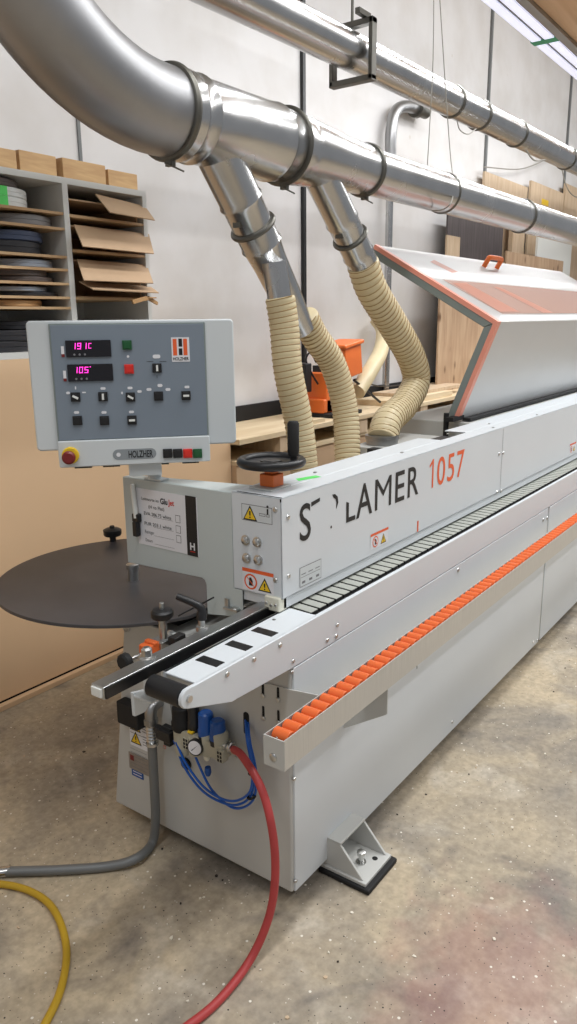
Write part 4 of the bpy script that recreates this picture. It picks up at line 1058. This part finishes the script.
# thin hanging cables
def cable(pts, label, r=.0032, m='wire'):
    tag(build('hanging_cable', MB().tube(smoothpath(pts, 10), r, 6), M[m]), label, 'cable', 'thin cables by the pipes')
y_ = UY - .16
cable([P(434, -30, y=y_), P(433, 60, y=y_), P(430, 120, y=y_), P(427, 172, y=y_)], 'thin cable hanging straight down between the two pipes, left of its pair')
q = P(447, 200, y=DY - .13)
cable([P(438, -30, y=.9), P(445, 80, y=.85), P(450, 150, y=.8), P(453, 180, y=.7), P(452, 200, y=DY - .125), P(444, 209, y=DY - .10), P(432, 211, y=DY - .02)], 'thin cable that drops and loops around the lower pipe')
y2 = UY + .02
cable([P(457, 121, y=UY - .11), P(460, 130, y=UY - .11), P(468, 134, y=UY - .11), P(476, 129, y=UY - .11)], 'short cable loop sagging under the higher pipe near its clamp pair', .004)
cable([P(526, 150, y=UY - .11), P(534, 160, y=UY - .11), P(545, 160, y=UY - .1)], 'short cable loop sagging under the far stretch of the higher pipe', .007)
cable([P(484, 167, y=2.4), P(520, 169, y=2.4), P(545, 160, y=2.4), P(562, 152, y=2.4)], 'loose cable drooping along the wall above the stored boards', .007)
cable([P(561, 165, y=2.2), P(566, 185, y=2.2), P(574, 196, y=2.2), P(590, 200, y=2.2)], 'loose cable dangling beside the far wall seam', .007)

# ceiling lamp
lz = 4.05; ly0, ly1 = 1.075, 1.275
L0 = P(500, 0, z=lz).x
LA = empty('strip_lamp', (5.5, 1.175, lz), 'white overhead strip lamp with a band of green tape', 'lamp')
b = MB().box((2.6, ly0, lz + .012), (10.5, ly1, lz + .10)); build('lamp_channel', b, M['ltube'], LA, bevel=.006)
for y0, y1 in ((ly0 + .010, 1.160), (1.190, ly1 - .010)): build('diffuser', MB().box((2.62, y0, lz), (10.48, y1, lz + .014)), M['lamp'], LA)
build('centre_slot', MB().box((2.62, 1.165, lz + .006), (10.48, 1.185, lz + .013)), M['grayprint'], LA)
q = P(539, 43, z=lz); build('green_tape', MB().box((q.x - .05, ly0 - .003, lz - .002), (q.x + .05, ly1 + .003, lz + .05)), M['tape2'], LA)
for x in (3.2, 6.5, 9.8): build('hanger_wire', MB().cyl((x, 1.175, lz + .1), (x, 1.175, 6.4), .004, 6), M['wire'], LA)

# ------------------------------------------------------------------ storage along the wall (left)
SY = 1.93
zs = P(10, 355, y=SY).z - .02
xr_s = P(151.5, 300, y=SY).x
C_ = empty('board_cabinet', (.6, 2.2, 0), 'tall cabinet faced with plain tan board, under the coil shelves', 'cabinet')
xcr = P(231, 460, y=SY).x
b = MB().box((-2.6, SY + .02, .06), (xcr - .03, WY - .02, zs)); build('carcass', b, M['mdf'], C_)
build('front_board', MB().box((-2.6, SY, .035), (xcr, SY + .019, zs)), M['mdf'], C_, bevel=.002)
build('plinth', MB().box((-2.6, SY + .045, 0), (xcr - .03, WY - .03, .06)), M['slot'], C_)
b = MB().box((-2.6, SY - .035, 0), (xcr, SY - .002, .028)); 
tag(build('floor_batten', b, M['mdf'], bevel=.003), 'long tan batten on the floor along the foot of the cabinet', 'batten')

S = empty('coil_shelf', (0.5, 2.2, zs), 'white shelf unit with thin boards holding edging coils and cartons', 'shelf')
xd = P(69.5, 250, y=SY).x; zt = P(100, 183.5, y=SY).z
th = .03
b = MB().box((-1.8, SY, zs), (xr_s, WY - .03, zs + th)); b.box((-1.8, SY, zt - .028), (xr_s, WY - .03, zt)); b.box((xr_s - .028, SY, zs + th), (xr_s, WY - .036, zt - .028)); b.box((xd - .016, SY, zs + th), (xd + .016, WY - .036, zt - .028)); b.box((-.6, SY, zs + th), (-.57, WY - .036, zt - .028))
build('carcass', b, M['shelfw'], S)
build('back_board', MB().box((-1.8, WY - .035, zs), (xr_s, WY - .022, zt)), M['shelfw'], S)
lev_l = [P(62, py, y=SY).z for py in (212, 227.5, 255.5, 268.5, 282.5, 296.5, 306.8)]
for z in lev_l: build('shelf_board', MB().box((-.57, SY + .004, z - .012), (xd - .016, WY - .05, z)), M['shelfboard'], S)
lev_r = [P(72, 214.5, y=SY).z, P(75, 249.5, y=SY).z, P(80, 297, y=SY).z]
for z in lev_r: build('shelf_board', MB().box((xd + .016, SY + .004, z - .012), (xr_s - .028, WY - .05, z)), M['shelfboard'], S)
# coils: (right edge px, level, height px, material, descr)
def coil(xr_e, z0, h, m, label, r=.19, yoff=.02, tape=False, dx=0):
    cxx = xr_e - r; cyy = SY + yoff + r
    b = MB(); ri = r * .42
    rs = []
    b.lathe((cxx, cyy, z0), (0, 0, 1), [(0, ri), (0, r - .004), (.004, r), (h * .48, r), (h * .5, r - .003), (h * .52, r), (h - .004, r), (h, r - .004), (h, ri)], 40, False, False)
    n_ = len(b.v) // 40
    for k in range(40): b.face((k, (k + 1) % 40, (n_ - 1) * 40 + (k + 1) % 40, (n_ - 1) * 40 + k))
    if not tape:
        return tag(build('edging_coil', b, M[m]), label, 'edging coil', 'edging coils on the shelves')
    g = empty('edging_coil', (cxx, cyy, z0), label, 'edging coil', 'edging coils on the shelves')
    build('coil_band', b, M[m], g); c = MB(); t0 = math.radians(262)
    for k in range(6):
        pass
    ring_ = [(cxx + (r + .001) * math.cos(t0 - .12 + .048 * k), cyy + (r + .001) * math.sin(t0 - .12 + .048 * k)) for k in range(6)]
    for k in range(5): c.quad((ring_[k][0], ring_[k][1], z0), (ring_[k + 1][0], ring_[k + 1][1], z0), (ring_[k + 1][0], ring_[k + 1][1], z0 + h), (ring_[k][0], ring_[k][1], z0 + h))
    build('green_tape', c, M['grtape'], g); return g
def X(px, py=250): return P(px, py, y=SY + .18).x
e = .0005
zA, zB_, zC, zD, zE, zF, zG = lev_l
coil(X(27), zA + e, .042, 'roll_w', 'white coil with green tape, lower of the two under the shelf top', tape=True)
coil(X(27), zA + .0435, .040, 'roll_w', 'white coil with green tape, upper of the two under the shelf top', tape=True)
coil(X(20), zA + .084, .035, 'roll_br', 'dark grey coil lying on the two white coils')
coil(X(49), zB_ + e, .047, 'roll_g', 'flat grey coil alone on the second thin board')
coil(X(36), zC + e, .055, 'roll_b', 'black coil under the navy coil on the third thin board')
coil(X(39), zC + .057, .045, 'roll_n', 'navy blue coil lying on a black coil')
coil(X(47), zD + e, .036, 'roll_s', 'silver blue coil on the fourth thin board')
coil(X(46), zE + e, .024, 'roll_br', 'taupe coil, lower of the pair on the fifth thin board')
coil(X(39), zE + .026, .030, 'roll_br', 'taupe coil, upper of the pair on the fifth thin board', r=.17)
coil(X(49), zF + e, .020, 'roll_b', 'black coil under the silver coil on the sixth thin board')
coil(X(39), zF + .022, .022, 'roll_s', 'silver coil lying on a black coil on the sixth thin board')
coil(X(33), zG + e, .030, 'roll_t', 'tan coil on the lowest thin board')
coil(X(48), zs + th + .102, .040, 'roll_b', 'black coil, topmost on the bottom of the shelf unit')
coil(X(26), zs + th + .052, .048, 'roll_b', 'black coil, middle one on the bottom of the shelf unit', r=.2)
coil(X(22), zs + th + e, .050, 'roll_b', 'black coil, lowest one on the bottom of the shelf unit', r=.21)
coil(X(127, 310), zs + th + e, .075, 'roll_b', 'black coil in the bay under the cartons, lower one', r=.12, yoff=.06)
coil(X(121, 310), zs + th + .077, .03, 'roll_br', 'small dark coil on top of the coil under the cartons', r=.08, yoff=.1)
# cartons with hanging flaps
def carton(z0, h, flap, label, below=None):
    x0, x1 = xd + .03, xr_s - .045
    g = empty('carton', ((x0 + x1) / 2, 2.15, z0), label, 'carton', 'open cartons in the shelf unit')
    b = MB().box((x0, SY + .03, z0 + e), (x0 + .006, WY - .08, z0 + h)); b.box((x1 - .006, SY + .03, z0 + e), (x1, WY - .08, z0 + h)); b.box((x0, SY + .03, z0 + e), (x1, WY - .08, z0 + .006)); b.box((x0, SY + .03, z0 + h - .006), (x1, WY - .08, z0 + h)); b.box((x0, WY - .09, z0), (x1, WY - .08, z0 + h))
    build('box_body', b, M['card'], g)
    b = MB(); pts = [P(px, py, y=yy) for px, py, yy in flap]; nrm = (pts[1] - pts[0]).cross(pts[2] - pts[0]).normalized() * .005
    b.prism(pts, nrm); build('box_flap', b, M['card'], g)
    if below:
        b = MB(); pts = [P(px, py, y=yy) for px, py, yy in below]; nrm = (pts[1] - pts[0]).cross(pts[2] - pts[0]).normalized() * .005
        b.prism(pts, nrm); build('lower_flap', b, M['card'], g)
    return g
yf = SY + .02; yo = SY - .10
carton(lev_r[0], P(90, 196, y=SY).z - lev_r[0] - .02, [(95, 193.5, yf), (145, 206, yf), (155, 220, yo), (110, 212, yo)], 'open cardboard carton on the highest board of its bay, flap tilted out')
carton(lev_r[1], (lev_r[0] - lev_r[1]) * .72, [(74, 224.5, yf), (149, 234, yf), (154, 253.5, yo), (83, 246, yo)], 'open cardboard carton on the middle board, one broad flap hanging out')
carton(lev_r[2], (lev_r[1] - lev_r[2]) * .80, [(77, 259, yf), (147, 265, yf), (153.5, 283, yo), (84, 280, yo)], 'open cardboard carton on the lowest board, two flaps hanging out', [(79, 281, yf), (150, 286, yf), (159, 292.5, yo), (93, 289, yo)])
b = MB(); q = P(133, 301, y=SY - .02); b.prism([P(132.5, 300, y=yo), P(147, 296, y=yo), P(149, 299.5, y=yo), P(134, 304, y=yo)], (0, .012, 0)); b.prism([P(149, 296, y=yo + .02), P(158, 302, y=yo + .02), P(158, 305, y=yo + .02), P(149, 300, y=yo + .02)], (0, .012, 0))
b.box((P(140, 297, y=SY).x - .03, SY - .095, lev_r[2] - .002), (P(140, 297, y=SY).x + .03, SY + .2, lev_r[2] + .004))
tag(build('edging_offcut', b, M['roll_t']), 'bent tan offcut of edging sticking out under the cartons', 'offcut')
# wooden blocks on top of the shelf unit
for i, (pa, pb__, hgt, lab) in enumerate(((-26, 17.5, .085, 'tan wooden block on the shelf top, cut off by the picture edge'), (17.5, 58.5, .095, 'tan wooden block second in the row on the shelf top'), (59, 105.5, .095, 'longest tan wooden block, third in the row on the shelf top'), (106, 138.5, .085, 'shortest tan wooden block, at the open end of the row'))):
    xa_, xb_ = P(pa, 165, y=SY + .03).x, P(pb__, 165, y=SY + .03).x
    b = MB().box((xa_ + .022, SY + .03 + .012 * (i % 2), zt + e), (xb_ - .003, SY + .24, zt + hgt))
    tag(build('wooden_block', b, M['block'], bevel=.002), lab, 'block', 'wooden blocks on the shelf top')

# ------------------------------------------------------------------ bench along the wall (behind the machine)
bz = 1.10; by0 = 1.86; bx0 = P(236, 440, y=by0).x; bx1 = 13.0
bx0 = max(bx0, xcr + .005)
BN = empty('work_bench', (5, 2.2, 0), 'long plywood bench with pale top along the white wall', 'bench')
build('bench_top', MB().box((bx0, by0, bz - .035), (bx1, WY - .03, bz)), M['benchw'], BN, bevel=.002)
build('back_strip', MB().box((bx0, WY - .06, bz), (bx1, WY - .035, bz + .115)), M['matblack'], BN)
build('lower_shelf', MB().box((bx0, by0 + .02, .93), (bx1, WY - .04, .955)), M['benchw'], BN)
for x in (bx0 + .45, bx0 + 1.5, bx0 + 2.6, bx0 + 3.7, bx0 + 5.0): build('upright', MB().box((x, by0 + .01, .955), (x + .14, WY - .05, bz - .035)), M['plyl'], BN)
build('apron_board', MB().box((bx0, by0 + .03, 0), (bx1, by0 + .055, .93)), M['card'], BN)
build('bench_side', MB().box((bx0, by0 + .055, 0), (bx0 + .03, WY - .05, .93)), M['card'], BN)
# offcut boards lying on the bench
def board(pa, pb__, zz, t, y0, y1, m, label):
    xa_, xb_ = P(pa, 405, y=y0).x, P(pb__, 405, y=y0).x
    tag(build('plywood_offcut', MB().box((xa_, y0, zz + e), (xb_, y1, zz + t)), M[m], bevel=.001), label, 'board', 'offcuts on the bench')
board(296, 325, bz, .03, 1.88, 1.925, 'benchw', 'pale plywood offcut on the bench between the two straight hoses')
board(395, 452, bz, .05, 1.90, 2.30, 'benchw', 'lower pale board of the pair on the bench beside the hood')
board(405, 462, bz + .051, .03, 1.98, 2.32, 'plyl', 'upper board of the pair on the bench beside the hood')

# orange boring machine on the bench
q = P(330, 408, y=2.1); ox = q.x
OM = empty('boring_machine', (ox, 2.1, bz), 'orange bench machine with black base between the ribbed hoses', 'machine')
b = MB().box((ox - .22, 1.93, bz), (ox + .22, 2.40, bz + .03)); build('base_plate', b, M['matblack'], OM, bevel=.006)
zz = P(325, 372, y=2.1).z; xo = P(325, 372, y=2.1).x
b = MB().box((xo - .10, 2.02, bz + .03), (xo + .02, 2.22, zz)); b.box((xo - .14, 2.02, bz + .03), (xo + .10, 2.26, bz + .14)); build('column', b, M['orangem'], OM, bevel=.012)
h0 = P(337, 372, y=2.05); h1 = P(360, 346, y=2.05)
fr_ = Matrix.Translation(V(((h0.x + h1.x) / 2, 2.1, (h0.z + h1.z) / 2))) @ Matrix.Rotation(math.radians(-8), 4, 'Y')
b = MB().box((-.13, -.10, -.14), (.13, .12, .13), fr_); b.box((-.15, -.12, .10), (.15, .13, .135), fr_); build('motor_head', b, M['orangem'], OM, bevel=.014)
b = MB().cyl((xo + .08, 2.12, h0.z - .05), (xo + .2, 2.1, h0.z + .02), .05, 18); b.box((xo - .03, 2.0, zz - .02), (xo + .12, 2.2, zz + .05)); b.cyl((h0.x + .15, 2.1, h0.z - .1), (h0.x + .15, 2.1, h0.z + .03), .05, 14)
build('drive_unit', b, M['black'], OM, bevel=.005)
q0 = P(354, 380, y=2.0); q1 = P(380, 402, y=2.0)
build('feed_lever', MB().cyl((q0.x, 2.0, q0.z), (q1.x, 2.0, q1.z), .011, 10), M['black'], OM)
b = MB().tube(smoothpath([P(316, 362, y=2.1), P(311, 352, y=2.1), P(306, 360, y=2.12), P(312, 374, y=2.1), P(318, 384, y=2.08)], 8), .008, 8); build('air_line', b, M['black'], OM)
b = MB().tube(smoothpath([P(355, 379, y=2.05), P(380, 386, y=2.1), P(410, 384, y=2.2)], 8), .006, 8); build('power_lead', b, M['black'], OM)
b = MB().box((P(303, 380, y=2.15).x - .04, 2.1, bz + .2), (P(303, 380, y=2.15).x + .05, 2.2, bz + .42)); b.box((P(303, 380, y=2.15).x - .02, 2.12, bz), (P(303, 380, y=2.15).x + .02, 2.18, bz + .2)); build('filter_unit', b, M['black'], OM, bevel=.01)
# beige hose behind, going to the orange machine
pts = [P(376, 318, y=2.40), P(383, 330, y=2.32), P(381, 350, y=2.2), P(370, 371, y=2.05), P(357, 392, y=2.02)]
g = empty('suction_hose', pts[-1], 'smooth beige hose running behind the S bend hose to the orange machine', 'hose')
build('hose_wall', MB().tube(resample(smoothpath(pts, 12), .03), .068, 20), M['hose'], g)

# boards leaning on the wall to the right
def sheet(pl, pr, pt_, pb__, y, t, m, label, zbot=None, cat='board', parts=None):
    xa_ = P(pl, (pt_ + pb__) / 2, y=y).x; xb_ = P(pr, (pt_ + pb__) / 2, y=y).x; z1_ = P((pl + pr) / 2, pt_, y=y).z
    z0_ = zbot if zbot is not None else P((pl + pr) / 2, pb__, y=y).z
    b = MB().box((xa_, y, z0_), (xb_, y + t, z1_))
    return tag(build('stored_board', b, M[m], bevel=.001), label, cat, 'boards stored against the wall'), (xa_, xb_, z0_, z1_)
sheet(439, 492, 268, 388, 2.17, .02, 'ply', 'knotty brown plywood sheet standing on the bench, framed by the open hood', bz + e)
sheet(447.5, 503, 216, 256, 2.34, .02, 'darkw', 'dark grey woodgrain board showing above the hood', bz + e)
sheet(447, 460, 236, 256, 2.24, .02, 'plyl', 'narrow pale strip of board in front of the dark woodgrain one', bz + e)
sheet(483, 526, 178.5, 256, 2.40, .03, 'plyl', 'tall tan board behind the lower pipe, left neighbour of the labelled one', bz + e)
o, (xa_, xb_, z0_, z1_) = sheet(529, 562, 186, 256, 2.40, .03, 'plyl', 'tall tan board with a yellow label behind the lower pipe', bz + e)
q = P(545, 202.5, y=2.4); c = MB().box((q.x - .14, 2.398, q.z - .035), (q.x + .14, 2.4, q.z + .035)); lab = build('yellow_label', c, M['yellow'], o)
sheet(563, 600, 190, 256, 2.40, .03, 'plyl', 'last tan board of the tall ones, at the picture edge', bz + e)
sheet(537, 571, 240, 276, 2.20, .03, 'whitepl', 'white panel standing low behind the far end of the hood', bz + e)
sheet(506, 563, 256, 280, 2.10, .02, 'ply', 'low plywood board lying lengthwise behind the orange hood handle', bz + e)
sheet(513, 522, 205, 256, 2.28, .05, 'plyl', 'narrow tan board edge standing beside the dark gap', bz + e)

# wood chips and crumbs scattered on the concrete
b = MB(); rnd = random.Random(11); n = 0
while n < 420:
    x, y = rnd.uniform(-1.0, 4.2), rnd.uniform(-1.3, 1.75)
    if -.02 < x and -.03 < y < .86: continue
    if rnd.random() > (1.0 if (-.5 < x < 0 or -.25 < y < 0 or 3.0 < x) else .45): continue
    b.use(0 if rnd.random() < .62 else (1 if rnd.random() < .6 else 2)); r_ = rnd.uniform(.0025, .007) * (1.6 if rnd.random() < .07 else 1); t = rnd.uniform(0, PI)
    k_ = rnd.randint(4, 6); rr_ = [r_ * rnd.uniform(.5, 1.2) for _ in range(k_)]; sq = rnd.uniform(.35, 1)
    pts = []
    for i in range(k_):
        a = 2 * PI * i / k_; u_, v_ = rr_[i] * math.cos(a), rr_[i] * sq * math.sin(a)
        pts.append((x + u_ * math.cos(t) - v_ * math.sin(t), y + u_ * math.sin(t) + v_ * math.cos(t), .0005))
    b.prism(pts, (0, 0, rnd.uniform(.001, .004))); n += 1
M['chip'] = mat('pale_chip', (226, 218, 202), .7); M['chipd'] = mat('dark_chip', (58, 50, 44), .8)
tag(build('wood_chips', b, [M['chip'], M['chipd'], M['plyl']], smooth=False), 'scattered pale and dark wood chips over the dusty concrete', 'wood chips', kind='stuff')

# ------------------------------------------------------------------ light
w = bpy.data.worlds.new('world'); sc.world = w; w.use_nodes = True
bg = w.node_tree.nodes['Background']; bg.inputs[0].default_value = (.92, .95, 1, 1); bg.inputs[1].default_value = .33
def area(name, loc, rot, sx, sy, power, col=(.97, .985, 1)):
    l = bpy.data.lights.new(name, 'AREA'); l.shape = 'RECTANGLE'; l.size = sx; l.size_y = sy; l.energy = power; l.color = col
    o = bpy.data.objects.new(name, l); COL.objects.link(o); o.location = loc; o.rotation_euler = rot; return o
area('strip_light_over_machine', (6.0, 1.175, 4.03), (0, 0, 0), 7.0, .12, 85)
area('ceiling_light_front', (3.0, -1.2, 6.2), (0, 0, 0), 9.0, .3, 290)
area('ceiling_light_far', (9.0, -1.8, 6.2), (0, 0, 0), 6.0, .5, 300)
area('ceiling_light_aisle', (3.5, -4.2, 6.2), (0, 0, 0), 9.0, .4, 230)
area('ceiling_light_left', (-3.0, -.5, 4.8), (0, 0, 0), 3.0, .3, 55)

sc.view_settings.view_transform = 'Standard'; sc.view_settings.look = 'None'
sc.view_settings.exposure = 0.0; sc.view_settings.gamma = 1.0; sc.view_settings.use_curve_mapping = False
